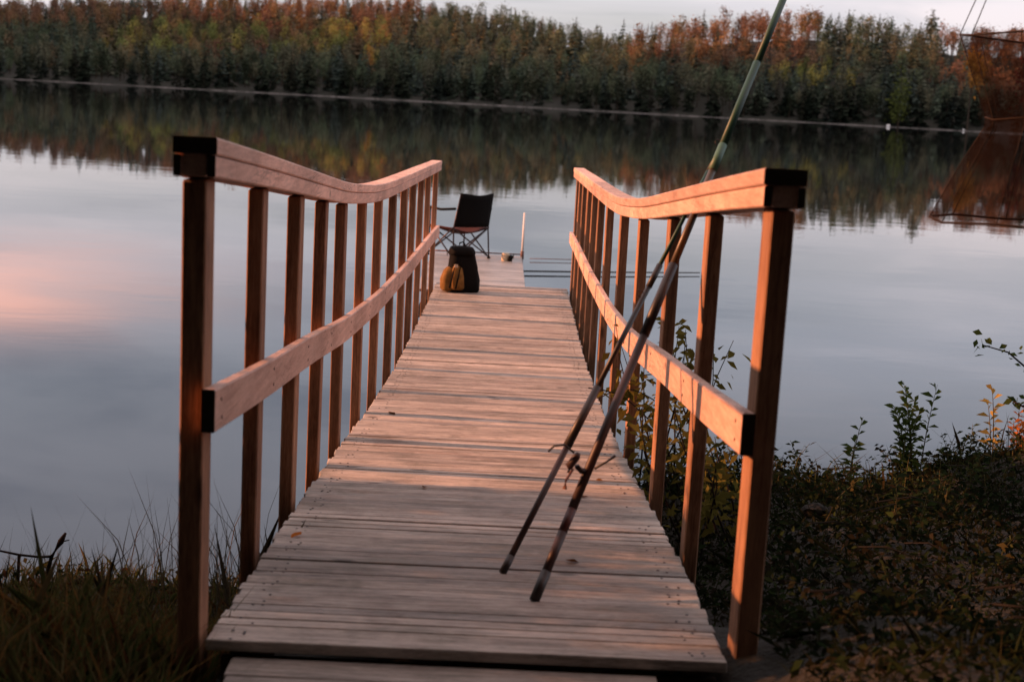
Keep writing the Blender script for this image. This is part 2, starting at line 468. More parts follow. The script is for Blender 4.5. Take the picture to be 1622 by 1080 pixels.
# an added, unseen ridge to the left of the lake keeps the low sun off the foot of the far forest
SHADE_RIDGE = [(-330, 235, 0), (-345, 300, 150), (-345, 360, 186), (-345, 435, 182), (-345, 480, 130), (-350, 540, 108), (-355, 620, 112), (-350, 700, 0)]
def build_shade_ridge():
    prof = np.linspace(-1, 1, 21); ys = np.linspace(235, 700, 60)
    xc = np.interp(ys, [p[1] for p in SHADE_RIDGE], [p[0] for p in SHADE_RIDGE]); hh = np.interp(ys, [p[1] for p in SHADE_RIDGE], [p[2] for p in SHADE_RIDGE])
    V = []
    for y, x, h in zip(ys, xc, hh):
        for p in prof:
            V.append((x + p * 150, y + 6 * math.sin(p * 4 + y * .05), (h * (math.cos(p * math.pi) * .5 + .5)) - 1.5 * abs(p) + .8 * math.sin(y * .35 + p * 9) * (1 - abs(p))))
    nx, ny = len(prof), len(ys); i, j = np.meshgrid(np.arange(nx - 1), np.arange(ny - 1)); a = (j * nx + i).ravel()
    tag(mk_np('shade_ridge', V, np.stack([a, a + 1, a + nx + 1, a + nx], 1), M['hill']), kind='structure')
build_shade_ridge()

# ------------------------------------------------------------------ trees
def tri_cone(h, r, n=5):
    an = np.arange(n) * 2 * np.pi / n
    b = np.stack([np.cos(an) * r, np.sin(an) * r, np.zeros(n)], 1); t = np.stack([np.cos(an) * r * .25, np.sin(an) * r * .25, np.full(n, h)], 1)
    V = np.concatenate([b, t]); Q = np.array([[k, (k + 1) % n, n + (k + 1) % n, n + k] for k in range(n)])
    return V, Q
def spruce(seed, h=15.0, width=.17, whorls=20, per=9):
    r = np.random.default_rng(seed); tv, tq = tri_cone(h, h * .012)
    V, Q = [], []
    for w in range(whorls):
        f = (w + .3) / whorls; z = h * (.08 + .92 * f); R = h * width * (1 - f) ** .8 * r.uniform(.75, 1.2) + .12
        for k in range(per):
            if r.random() < .12: continue
            a = r.uniform(0, 2 * np.pi); L = R * r.uniform(.65, 1.2); zz = z + r.normal(0, h * .012)
            d = np.array([math.cos(a), math.sin(a), 0]); s = np.array([-math.sin(a), math.cos(a), 0])
            dr = -L * r.uniform(.15, .45); wd = L * r.uniform(.22, .38) + .05
            b0 = np.array([0, 0, zz + .1]); tip = d * L + [0, 0, zz + dr]
            m = d * L * .55 + [0, 0, zz + dr * .35]
            o = len(V); V += [b0, m + s * wd, tip, m - s * wd + [0, 0, -.25 * L * r.random()]]; Q.append([o, o + 1, o + 2, o + 3])
            hang = m + [0, 0, -.3 * L - .15]
            o = len(V); V += [b0, m + s * wd * .4, hang, tip]; Q.append([o, o + 1, o + 2, o + 3])
    top = len(V); V += [np.array([-.12, 0, h * .93]), np.array([0, 0, h * .99]), np.array([.12, 0, h * .95]), np.array([0, .1, h * .9])]; Q.append([top, top + 1, top + 2, top + 3])
    V = np.array(V); Q = np.array(Q)
    return np.concatenate([tv, V]), np.concatenate([tq, Q + len(tv)]), np.concatenate([np.ones(len(tq), int), np.zeros(len(Q), int)]), len(tv)
def broadleaf(seed, h=13.0, R=2.6, n=420, leaf=.85, tall=.5, clump=9):
    r = np.random.default_rng(seed); tv, tq = tri_cone(h * .8, h * .014)
    cl = r.normal(0, 1, (clump, 3)); cl /= np.linalg.norm(cl, axis=1)[:, None]; cl *= r.uniform(.35, .85, (clump, 1))
    LV, LQ = [tv], [tq]; off = len(tv)
    cen = cl * [R, R, h * tall * .55] + [0, 0, h * (1 - tall * .62)]
    for c in cen[:6]:
        b, q = tri_cone(1, h * .006, 4); st = np.array([0, 0, c[2] * .6]); d = c - st; L = np.linalg.norm(d)
        b = b * [1, 1, 0] * .8 + st + np.outer(b[:, 2], d); LV.append(b); LQ.append(q + off); off += len(b)
    ntr = sum(len(q) for q in LQ)
    k = r.integers(0, clump, n); p = r.normal(0, .40, (n, 3)) * [R * .95, R * .95, h * tall * .34] + cen[k]
    keep = p[:, 2] > h * .12; p = p[keep]
    lv, lq = leaves(p, r.uniform(.6, 1.2, len(p)) * leaf, .8, .3, None, r)
    LV.append(lv); LQ.append(lq + off); ntv = off
    V = np.concatenate(LV); Q = np.concatenate(LQ)
    return V, Q, np.concatenate([np.ones(ntr, int), np.zeros(len(lq), int)]), ntv

SPR = [spruce(100 + i, 15, w, 13, p) for i, (w, p) in enumerate(((.22, 8), (.27, 8), (.20, 7), (.30, 8), (.25, 8)))]
BRD = [broadleaf(200 + i, 13, rr, 300, .7, tl) for i, (rr, tl) in enumerate(((1.9, .6), (2.3, .65), (1.6, .7), (2.6, .6)))]

C_SPR = [(.022, .030, .022), (.026, .034, .024), (.030, .033, .024), (.020, .027, .023)]
C_PINE = [(.040, .038, .022), (.048, .036, .022)]
C_ORG_SUN = [(.056, .032, .017), (.070, .042, .019), (.048, .026, .017), (.040, .025, .016), (.058, .042, .021)]  # autumn orange with the warm sun on upper crowns put into it
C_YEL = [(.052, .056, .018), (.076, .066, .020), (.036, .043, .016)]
C_GRN = [(.024, .032, .019), (.030, .035, .021), (.034, .034, .022)]
C_BRN = [(.055, .032, .020), (.045, .026, .018), (.065, .038, .022)]
def pick(l): return l[rng.integers(0, len(l))]

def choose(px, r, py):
    """species and colour by hillside place; warm sun on the upper crowns is put into the orange"""
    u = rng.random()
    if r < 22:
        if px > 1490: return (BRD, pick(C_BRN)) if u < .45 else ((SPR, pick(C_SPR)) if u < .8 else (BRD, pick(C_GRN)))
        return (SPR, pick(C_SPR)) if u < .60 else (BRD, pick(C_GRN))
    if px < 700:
        if 30 < py < 75 and 150 < px < 600: return (BRD, pick(C_YEL)) if u < .34 else ((BRD, pick(C_ORG_SUN)) if u < .48 else (SPR, pick(C_PINE)))
        if py <= 34 and px < 660: return (BRD, pick(C_ORG_SUN)) if u < (.36 if px > 150 else .14) else ((BRD, pick(C_BRN)) if u < .58 else (SPR, pick(C_PINE if u < .8 else C_SPR)))
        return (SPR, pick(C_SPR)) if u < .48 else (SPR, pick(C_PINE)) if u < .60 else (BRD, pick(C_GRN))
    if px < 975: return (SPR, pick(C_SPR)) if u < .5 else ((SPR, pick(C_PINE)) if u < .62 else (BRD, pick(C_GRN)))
    if px < 1260 and py < 92: return (BRD, pick(C_ORG_SUN)) if u < .40 else ((BRD, pick(C_BRN)) if u < .66 else (SPR, pick(C_PINE if u < .85 else C_SPR)))
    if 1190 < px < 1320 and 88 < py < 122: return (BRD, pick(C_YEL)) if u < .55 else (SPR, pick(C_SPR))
    if px > 1450: return (BRD, pick(C_BRN)) if u < .55 else ((BRD, pick(C_ORG_SUN)) if (u < .72 and py < 62) else (SPR, pick(C_SPR)))
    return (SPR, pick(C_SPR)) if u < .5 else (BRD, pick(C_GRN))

def build_forest():
    VS, QS, MI, CC = [], [], [], []; off = 0; front = []
    r = 3.0
    while r < 235:
        D0 = 400 + r; step_px = 3.9 / D0 * PXF * (1 if r < 60 else 1.15)
        px = -260.0 + rng.uniform(0, step_px)
        while px < 1900:
            p = px + rng.normal(0, step_px * .35); rr = max(2.5, r + rng.normal(0, 2.2)); px += step_px
            rc = float(np.interp(p, CRX, CRR))
            if rr > rc + 12: continue
            D = float(shoreD(p)) + rr; x = D * ((p - 811) / PXF + math.tan(math.radians(.75))); z = float(hill_z(p, rr))
            hgt = rng.uniform(5.5, 10.5) * (1.3 if rng.random() < .07 else 1.0)
            hz = 156 + (p - 811) * .053; py = hz - (z + hgt * .8 - EYE) / D * PXF
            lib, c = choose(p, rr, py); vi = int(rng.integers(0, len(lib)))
            s = hgt / (15 if lib is SPR else 13); rot = rng.uniform(0, 6.28)
            if rr < 9 and -20 < p < 1650: front.append((lib, vi, c, x, D, z, s, rot)); continue
            V, Q, mi, nt = lib[vi]; ca, sa = math.cos(rot), math.sin(rot)
            W = np.stack([(V[:, 0] * ca - V[:, 1] * sa) * s * rng.uniform(.9, 1.15) + x, (V[:, 0] * sa + V[:, 1] * ca) * s + D, V[:, 2] * s + z], 1)
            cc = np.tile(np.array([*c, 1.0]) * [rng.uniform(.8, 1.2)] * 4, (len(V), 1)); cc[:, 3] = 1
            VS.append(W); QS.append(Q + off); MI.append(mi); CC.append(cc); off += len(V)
        r += 4.7
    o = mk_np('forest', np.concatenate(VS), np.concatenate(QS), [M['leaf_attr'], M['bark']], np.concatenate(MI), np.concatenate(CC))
    tag(o, 'mixed autumn forest covering the hillside across the lake', 'forest', kind='stuff')
    return front

def tree_object(name, lib, vi, c, mat2='bark'):
    V, Q, mi, nt = lib[vi]
    o = mk_np(name, V[:nt], Q[mi == 1], M[mat2]); trunk = o
    leafV = V[nt:]; leafQ = Q[mi == 0] - nt
    cr = mk_np('crown', leafV, leafQ, M['leaf_attr'], None, np.tile([*c, 1.0], (len(leafV), 1)))
    return trunk, cr
PROTO = {}
def place_tree(name, lib, vi, c, loc, s, rot, label, cat, group=None, bark='bark', sx=1.0):
    key = (name, vi, c, bark)
    if key not in PROTO:
        root = bpy.data.objects.new(name, None); COL.objects.link(root)
        tr, cr = tree_object('trunk', lib, vi, c, bark)
        tr.parent = root; cr.parent = root; PROTO[key] = (root, tr, cr); first = True
    else:
        r0, t0, c0 = PROTO[key]
        root = r0.copy(); COL.objects.link(root)
        for ch in (t0, c0):
            k = ch.copy(); COL.objects.link(k); k.parent = root
    root.location = loc; root.rotation_euler = (0, 0, rot); root.scale = (s * sx, s * sx, s)
    for k in ('label', 'category', 'group'):
        if k in root: del root[k]
    tag(root, label, cat, group); return root

front = build_forest()
def build_front():
    for lib, vi, c, x, y, z, s, rot in front:
        if lib is SPR:
            place_tree('spruce_tree', lib, vi, C_SPR[(vi * 3) % 4], (x, y, z - .1), s, rot, 'dark spruce standing along the far shoreline of the lake', 'tree', 'spruces along the far shoreline')
        elif c in C_BRN:
            place_tree('russet_tree', lib, vi, C_BRN[vi % 3], (x, y, z - .1), s, rot, 'russet brown leafy tree at the right end of the far shoreline', 'tree', 'russet trees on the far shore')
        else:
            place_tree('green_birch', lib, vi, C_GRN[vi % 2], (x, y, z - .1), s, rot, 'dull green leafy tree among the spruces on the far shoreline', 'tree', 'green leafy trees on the far shore')
build_front()
def far_spot(px, r, dz=0):
    D = float(shoreD(px)) + r
    return (D * ((px - 811) / PXF + math.tan(math.radians(.75))), D, float(hill_z(px, r)) + dz)
BRD += [broadleaf(300, 13, 1.7, 460, .55, .42, 10), broadleaf(301, 13, 1.7, 700, .55, .95, 14)]
place_tree('birch_tree', BRD, 4, (.42, .20, .045), far_spot(1507, 0.5, -.2), 1.62, 1.2, 'glowing orange and yellow birch high on the far shore at right', 'tree', None, 'bark', .9)
place_tree('birch_tree', BRD, 5, (.085, .105, .030), far_spot(1398, -.5, -.4), 1.22, .2, 'yellow green birch reaching down to the far waterline left of the orange one', 'tree', None, 'bark', 1.0)
place_tree('rowan_tree', BRD, 0, (.11, .025, .022), far_spot(1590, 0.0, 0), 1.45, 2.2, 'dark red tree on the far shore beside the hanging branch', 'tree', None, 'bark', .8)
place_tree('birch_tree', BRD, 3, (.42, .20, .05), far_spot(566, 28, 2.0), .75, .7, 'small pale yellow tree on the left hillside above the lake', 'tree', None, 'pale_bark', .6)

# sky glint along the far waterline, built as a pale strip
def build_shore_glint():
    pxs = np.linspace(-260, 1640, 900); V, Q = [], []
    n = np.interp(pxs, np.linspace(-260, 1640, 240), rng.uniform(.02, .20, 240)) * np.where(rng.random(900) < .15, .3, 1)
    for p, h in zip(pxs, n):
        D = float(shoreD(p)); a = (p - 811) / PXF + math.tan(math.radians(.75))
        V += [(a * (D - .8), D - .8, -.1), (a * (D - .5), D - .5, h), (a * (D + .8), D + .8, h + .04), (a * (D + 2), D + 2, -.1)]
    for i in range(899):
        for k in range(3): Q.append([i * 4 + k, i * 4 + 4 + k, i * 4 + 5 + k, i * 4 + 1 + k])
    tag(mk_np('shore', V, Q, M['stone']), kind='structure')
build_shore_glint()
def rock_mesh(seed, sx, sy, sz, mat, name='rock'):
    bm = bmesh.new(); bmesh.ops.create_icosphere(bm, subdivisions=2, radius=1); r = random.Random(seed)
    for v in bm.verts: v.co = Vector((v.co.x * sx, v.co.y * sy, v.co.z * sz)) * r.uniform(.82, 1.12)
    me = bpy.data.meshes.new(name); bm.to_mesh(me); bm.free(); me.materials.append(mat); return me
for px, s, lab in ((1383, .6, 'small white boulder at the far waterline under the yellow green birch'), (1502, .35, 'smaller pale boulder at the far waterline below the orange birch')):
    x, y, z = far_spot(px, -2.5)
    tag(link_mesh('boulder', rock_mesh(int(px), .9 * s, .7 * s, .75 * s, M['white_paint']), None, (x, y, .25)), lab, 'boulder')

# ------------------------------------------------------------------ the pier
PIER = empty('pier', (0, 3.5, 0), 'wooden pier with a sagging railing on both sides leading out over the lake', 'pier')
def part_box(name, c, s, mat, parent, bev=.003, rot=None):
    V, Fc = box_data(*s, bev); o = mk(name, V, Fc, mat, parent)
    o.location = Vector(c) - parent.location
    if rot: o.rotation_euler = rot
    return o
def build_deck():
    variants = [box_mesh('plank', 1.305, .0595, .028, M['deck'], .003, .0022, i) for i in range(9)]
    y = 3.515; i = 0
    while y < END:
        w = .0595; gap = rnd.choice((.006, .007, .008, .009, .010, .013))
        yc = y + w / 2; z = deck_z(yc) - .014 + rnd.uniform(-.0016, .0016)
        if rnd.random() < .08: z -= .003
        sl = math.atan2(deck_z(yc + .05) - deck_z(yc - .05), .1)
        o = bpy.data.objects.new('plank', variants[i % 9]); COL.objects.link(o); o.parent = PIER
        o.location = (cx(yc) + rnd.uniform(-.007, .007), yc - PIER.location.y, z)
        o.rotation_euler = (sl + rnd.uniform(-.012, .012), rnd.uniform(-.0015, .0015), rnd.uniform(-.0025, .0025) + .006 + (math.pi if rnd.random() < .5 else 0))
        y += w + gap; i += 1
build_deck()
def build_fixings():
    P = []
    for o in [c for c in PIER.children if c.name.startswith('plank')]:
        for x in (-.595, -.565, .565, .595):
            c = Vector((o.location.x + x + rnd.uniform(-.006, .006), o.location.y + rnd.choice((-.016, .016)) + rnd.uniform(-.004, .004), o.location.z + .0142))
            ring = [c + Vector((math.cos(a) * .0042, math.sin(a) * .0042, 0)) for a in (0, 1.05, 2.1, 3.15, 4.2, 5.25)]
            P.append((ring + [p + Vector((0, 0, .0012)) for p in ring], [[6, 7, 8, 9, 10, 11]] + [[k, (k + 1) % 6, 6 + (k + 1) % 6, 6 + k] for k in range(6)]))
    V, Fc = merge(P); tag(mk('nail_heads', V, Fc, M['dark_metal'], PIER), kind='stuff')
build_fixings()
bot = lambda y: deck_z(y) - .20
top = lambda y: deck_z(y) - .031
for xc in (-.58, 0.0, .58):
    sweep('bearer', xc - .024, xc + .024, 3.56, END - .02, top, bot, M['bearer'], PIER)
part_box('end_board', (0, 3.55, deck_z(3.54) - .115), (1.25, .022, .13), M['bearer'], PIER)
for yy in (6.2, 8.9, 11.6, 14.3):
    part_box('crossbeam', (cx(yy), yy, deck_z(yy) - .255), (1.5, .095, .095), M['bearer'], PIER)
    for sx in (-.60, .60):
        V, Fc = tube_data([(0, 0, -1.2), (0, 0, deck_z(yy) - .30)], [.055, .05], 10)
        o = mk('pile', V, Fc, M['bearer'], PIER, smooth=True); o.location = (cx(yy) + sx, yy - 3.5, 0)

def solve_y(yraw, side):
    xr = .675 * side; best = None
    y = yraw
    for _ in range(60): y = yraw * (xr + cx(y)) / xr
    return y
LY = [3.54, 4.39, 5.21, 5.96, 6.75, 7.75, 8.8, 10.0, 11.2, 12.26, 13.48, 14.84, 16.5]
RYS = [3.61, 4.67, 5.71, 6.93, 8.03, 9.12, 9.95, 10.65, 11.3, 11.95, 12.55, 13.05, 13.55]
def build_railing(side, ys):
    ys = [min(solve_y(y, side), END - .08) for y in ys]
    ys = [y for i, y in enumerate(ys) if i == 0 or y > ys[i - 1] + .2]
    if ys[-1] < END - .35: ys.append(END - .1)
    me_post = box_mesh('post', .058, .118, 1.0, M['post'], .004)
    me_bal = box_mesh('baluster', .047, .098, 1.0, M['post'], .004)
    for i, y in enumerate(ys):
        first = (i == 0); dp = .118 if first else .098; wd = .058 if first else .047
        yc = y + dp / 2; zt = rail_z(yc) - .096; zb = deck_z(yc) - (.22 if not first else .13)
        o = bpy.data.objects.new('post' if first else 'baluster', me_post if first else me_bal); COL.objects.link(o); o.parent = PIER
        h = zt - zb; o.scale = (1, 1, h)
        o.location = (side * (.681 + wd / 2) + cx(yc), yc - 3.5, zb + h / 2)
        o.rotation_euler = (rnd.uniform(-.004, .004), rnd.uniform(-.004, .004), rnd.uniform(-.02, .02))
    P = []
    for i, y in enumerate(ys):
        for dz in (-.03, -.078):
            c = Vector((side * .6445 + cx(y), y + .05 + rnd.uniform(-.008, .008) - 3.5, mid_z(y + .05) + dz))
            ring = [c + Vector((0, math.cos(a) * .005, math.sin(a) * .005)) for a in (0, 1.05, 2.1, 3.15, 4.2, 5.25)]
            P.append((ring + [p - Vector((side * .0015, 0, 0)) for p in ring], [[6, 7, 8, 9, 10, 11]] + [[k, (k + 1) % 6, 6 + (k + 1) % 6, 6 + k] for k in range(6)]))
    V, Fc = merge(P); tag(mk('screw_heads', V, Fc, M['dark_metal'], PIER), kind='stuff')
    y0 = ys[0] - .045; cuts = [y0, 6.95 if side < 0 else 7.25, 10.9, END + .02]
    for a, b_ in zip(cuts[:-1], cuts[1:]):
        g = .002
        sweep('handrail_cap', side * .650, side * .755, a + g, b_ - g, lambda y: rail_z(y), lambda y: rail_z(y) - .041, M['rail'], PIER)
        sweep('handrail_board', side * .653, side * .673, a + g, b_ - g, lambda y: rail_z(y) - .043, lambda y: rail_z(y) - .094, M['rail'], PIER)
        sweep('handrail_core', side * .675, side * .733, a + g + .004, b_ - g - .004, lambda y: rail_z(y) - .043, lambda y: rail_z(y) - .092, M['rail'], PIER)
        sweep('handrail_board', side * .735, side * .753, a + g, b_ - g, lambda y: rail_z(y) - .043, lambda y: rail_z(y) - .094, M['rail'], PIER)
    for nm, xa, xb, zt_, zb_ in (('cap_end', .651, .754, .001, .040), ('board_end', .6535, .6725, .044, .093), ('board_end', .7355, .7525, .044, .093)):
        sweep(nm, side * xa, side * xb, y0 - .0015, y0 + .0015, lambda y: rail_z(y) - zt_, lambda y: rail_z(y) - zb_, M['end_grain'], PIER, bev=.001)
    m0 = y0 + .01; sweep('mid_rail_end', side * .646, side * .678, m0 - .0015, m0 + .0015, lambda y: mid_z(y) - .001, lambda y: mid_z(y) - .107, M['end_grain'], PIER, bev=.001)
    cuts = [m0, 7.9 if side < 0 else 7.35, 11.3, END]
    for a, b_ in zip(cuts[:-1], cuts[1:]):
        sweep('mid_rail', side * .645, side * .679, a + .002, b_ - .002, lambda y: mid_z(y), lambda y: mid_z(y) - .108, M['rail'], PIER)
build_railing(-1, LY)
build_railing(1, RYS)

# lower boardwalk at the foot of the pier
WALK = empty('boardwalk', (-.055, 3.2, ground_h(-.05, 3.2).item()), 'low grey plank landing on the bank at the foot of the pier', 'boardwalk')
def build_walk():
    me = [box_mesh('plank', 1.06, .115, .03, M['deck'], .004, .003, 40 + i) for i in range(4)]
    zt = EYE - 1.405
    for k in range(13):
        y = 3.452 - k * .122
        o = bpy.data.objects.new('plank', me[k % 4]); COL.objects.link(o); o.parent = WALK
        o.location = Vector((-.055 + rnd.uniform(-.006, .006), y, zt - .015 + rnd.uniform(-.002, .002))) - WALK.location
        o.rotation_euler = (rnd.uniform(-.008, .008), 0, rnd.uniform(-.003, .003) + .006)
    for x in (-.5, .4):
        part_box('bearer', (x, 2.7, zt - .09), (.06, 1.5, .11), M['bearer'], WALK)
build_walk()

# ------------------------------------------------------------------ floating platform at the end
PLZ = EYE - 1.95
PL = empty('floating_platform', (-.7, 17, 0), 'low grey floating platform beyond the end of the pier', 'platform')
def build_platform():
    me = [box_mesh('plank', 1.12, .117, .028, M['float_deck'], .003, .002, 60 + i) for i in range(4)]
    y = 14.95; k = 0
    while y < 18.55:
        o = bpy.data.objects.new('plank', me[k % 4]); COL.objects.link(o); o.parent = PL
        o.location = Vector((-.23, y, PLZ - .014 + rnd.uniform(-.001, .001))) - PL.location
        o.rotation_euler = (0, 0, rnd.uniform(-.002, .002)); y += .125; k += 1
    for x in (-.68, -.2, .24):
        part_box('bearer', (x, 16.75, PLZ - .075), (.07, 3.6, .09), M['float_deck'], PL)
    for yy in (15.4, 17.0, 18.3):
        V, Fc = tube_data([(-.5, 0, 0), (.5, 0, 0)], .08, 12); o = mk('float', V, Fc, M['black_fabric'], PL, smooth=True)
        o.location = Vector((-.23, yy, -.03)) - PL.location
build_platform()
BOOM = empty('mooring_boom', (.4, 18.5, 0), 'thin dark mooring boom of two poles floating right of the platform', 'boom')
tube('pole', [(.33, 17.92, .03), (1.45, 18.3, .03), (2.62, 18.8, .025)], [.010, .009, .007], M['twig'], BOOM)
tube('pole', [(.45, 19.45, .025), (1.0, 19.6, .025), (1.1, 19.65, .02)], [.005, .005, .004], M['brown_line'], BOOM)

STK = empty('mooring_stake', (.33, 18.45, PLZ), 'thin white stake standing at the right corner of the floating platform', 'stake')
tube('stake', [(.33, 18.45, PLZ - .1), (.335, 18.45, PLZ + .55)], [.016, .014], M['white_paint'], STK)
tube('clamp', [(.33, 18.45, PLZ - .03), (.33, 18.45, PLZ + .07)], .022, M['brown_line'], STK)
ROD3 = empty('fishing_rod', (-.2, 18.3, PLZ), 'thin brown fishing rod lying low along the far edge of the platform', 'fishing rod')
tube('blank', [(-.75, 18.2, PLZ + .05), (.31, 18.38, PLZ + .035)], [.010, .008], M['brown_line'], ROD3)
for xx in (-.6, .22): tube('rest', [(xx, 18.25 + .05 * xx, PLZ), (xx, 18.28, PLZ + .05)], .006, M['twig'], ROD3, 6)
TIN = empty('bait_tin', (.14, 17.9, PLZ), 'small beige bait tin with a dark spout near the white stake', 'tin')
V, Fc = tube_data([(-.02, 0, 0), (-.02, 0, .075), (-.02, 0, .08), (-.02, 0, .095)], [.05, .052, .046, .044], 14); mk('can', V, Fc, M['beige'], TIN, smooth=False)
V, Fc = tube_data([(.03, -.05, .0), (.045, -.055, .05), (.05, -.055, .075)], [.028, .03, .02], 10); mk('bait_pot', V, Fc, M['black_fabric'], TIN, smooth=True)

# ------------------------------------------------------------------ folding chair
def build_chair():
    c = empty('camping_chair', (-.47, 18.1, PLZ), 'black folding camping chair facing out over the lake on the platform', 'chair', None, math.radians(38))
    S = .27; D = .25; sh = .38; bh = .78
    def tb(n, pts, r=.0095, m='dark_metal'):
        V, Fc = tube_data(pts, r, 8); return mk(n, V, Fc, M[m], c, smooth=True)
    # local: +y is the way the chair faces
    for sx in (-1, 1):
        tb('rear_upright', [(sx * S, -D - .03, .0), (sx * (S - .01), -D, sh), (sx * (S - .03), -D - .09, bh)])
        tb('front_upright', [(sx * S, D, .0), (sx * S, D - .02, sh + .21)])
        tb('side_brace', [(sx * S, -D, .03), (sx * S, D, sh)]); tb('side_brace', [(sx * S, D, .03), (sx * S, -D, sh)])
        tb('armrest', [(sx * S, -D - .03, sh + .23), (sx * (S + .01), 0, sh + .20), (sx * S, D + .02, sh + .21)], .016, 'black_fabric')
        V, Fc = tube_data([(sx * S, -D - .03, 0), (sx * S, -D - .03, .025)], .02, 8); mk('foot', V, Fc, M['black_fabric'], c)
        V, Fc = tube_data([(sx * S, D, 0), (sx * S, D, .025)], .02, 8); mk('foot', V, Fc, M['black_fabric'], c)
    for a in (-1, 1):
        tb('cross_brace', [(a * S, -D, .03), (-a * S, -D, sh)]); tb('cross_brace', [(a * S, D, .03), (-a * S, D, sh)])
    def sheet(n, f, nu, nv, th, m):
        V, Fc = [], []
        for k in (0, 1):
            for i in range(nu + 1):
                for j in range(nv + 1):
                    V.append(f(i / nu, j / nv, k * th))
        N = (nu + 1) * (nv + 1); id_ = lambda k, i, j: k * N + i * (nv + 1) + j
        for i in range(nu):
            for j in range(nv):
                Fc.append([id_(0, i, j), id_(0, i, j + 1), id_(0, i + 1, j + 1), id_(0, i + 1, j)])
                Fc.append([id_(1, i, j), id_(1, i + 1, j), id_(1, i + 1, j + 1), id_(1, i, j + 1)])
        for i in range(nu):
            Fc.append([id_(0, i, 0), id_(0, i + 1, 0), id_(1, i + 1, 0), id_(1, i, 0)]); Fc.append([id_(0, i, nv), id_(1, i, nv), id_(1, i + 1, nv), id_(0, i + 1, nv)])
        for j in range(nv):
            Fc.append([id_(0, 0, j), id_(1, 0, j), id_(1, 0, j + 1), id_(0, 0, j + 1)]); Fc.append([id_(0, nu, j), id_(0, nu, j + 1), id_(1, nu, j + 1), id_(1, nu, j)])
        return mk(n, V, Fc, M[m], c, smooth=True)
    sheet('seat', lambda u, v, t: ((u - .5) * 2 * (S - .005), (v - .5) * 2 * D, sh - .09 * math.sin(u * math.pi) * (.6 + .4 * math.sin(v * math.pi)) - t), 8, 6, .012, 'red_brown')
    sheet('backrest', lambda u, v, t: ((u - .5) * 2 * (S - .015 - .02 * v) * (1 + .05 * v), -D - .01 - .08 * v - .055 * math.sin(u * math.pi) - t, sh + .01 + (bh - sh) * v + .012 * math.cos(u * 6.28) * v), 8, 6, .014, 'black_fabric')
build_chair()

# ------------------------------------------------------------------ backpack
def build_bag():
    yb = 14.05; zb = deck_z(yb)
    b = empty('backpack', (-.30, yb, zb), 'black backpack with tan side pocket standing on the end of the pier', 'backpack', None, math.radians(14))
    def lump(n, prof, m, off=(0, 0, 0), seed=1, seg=22, pw=.62):
        r = random.Random(seed); V, Fc = [], []
        for z, rx, ry, dx, dy in prof:
            for k in range(seg):
                a = 2 * math.pi * k / seg; ca, sa = math.cos(a), math.sin(a)
                ex = math.copysign(abs(ca) ** pw, ca); ey = math.copysign(abs(sa) ** pw, sa)
                w = 1 + .05 * math.sin(k * 1.7 + z * 23) + r.uniform(-.022, .022)
                V.append((off[0] + dx + ex * rx * w, off[1] + dy + ey * ry * w, off[2] + z))
        n_ = len(prof)
        for i in range(n_ - 1):
            for k in range(seg): Fc.append([i * seg + k, i * seg + (k + 1) % seg, (i + 1) * seg + (k + 1) % seg, (i + 1) * seg + k])
        Fc.append(list(range(seg))[::-1]); Fc.append([(n_ - 1) * seg + k for k in range(seg)])
        return mk(n, V, Fc, M[m], b, smooth=True)
    lump('body', [(0, .135, .10, .012, 0), (.02, .152, .115, .012, 0), (.12, .150, .12, .006, 0), (.24, .136, .11, -.004, 0), (.34, .122, .098, -.012, 0), (.39, .11, .085, -.016, 0), (.40, .05, .04, -.016, 0)], 'black_fabric')
    lump('lid', [(.355, .118, .10, -.02, -.005), (.365, .124, .106, -.02, -.01), (.40, .116, .10, -.02, -.01), (.428, .098, .085, -.02, 0), (.436, .04, .04, -.02, 0)], 'black_fabric', seed=3)
    lump('side_pocket', [(.015, .045, .075, -.16, -.03), (.03, .058, .085, -.16, -.03), (.12, .060, .085, -.158, -.03), (.20, .05, .07, -.145, -.03), (.235, .03, .045, -.135, -.03)], 'bag_tan', seed=5, seg=16)
    lump('front_pocket', [(.03, .05, .03, -.075, -.105), (.05, .062, .045, -.075, -.11), (.15, .06, .045, -.075, -.11), (.24, .045, .035, -.075, -.09), (.26, .025, .02, -.075, -.08)], 'bag_tan', seed=8, seg=16)
    for x0, z0, x1, z1 in ((-.16, .05, -.09, .33), (-.10, .04, -.04, .31)):
        V, Fc = tube_data([(x0, -.15, z0), ((x0 + x1) / 2 - .005, -.155, (z0 + z1) / 2), (x1, -.10, z1)], .009, 6); mk('strap', V, Fc, M['black_fabric'], b, smooth=True)
    V, Fc = box_data(.035, .012, .03, .003); o = mk('buckle', V, Fc, M['bag_buckle'], b); o.location = (-.105, -.155, .26)
    V, Fc = tube_data([(-.05, 0, .42), (-.045, 0, .465), (-.01, 0, .475), (.02, 0, .42)], .009, 6); mk('grab_handle', V, Fc, M['black_fabric'], b, smooth=True)
build_bag()

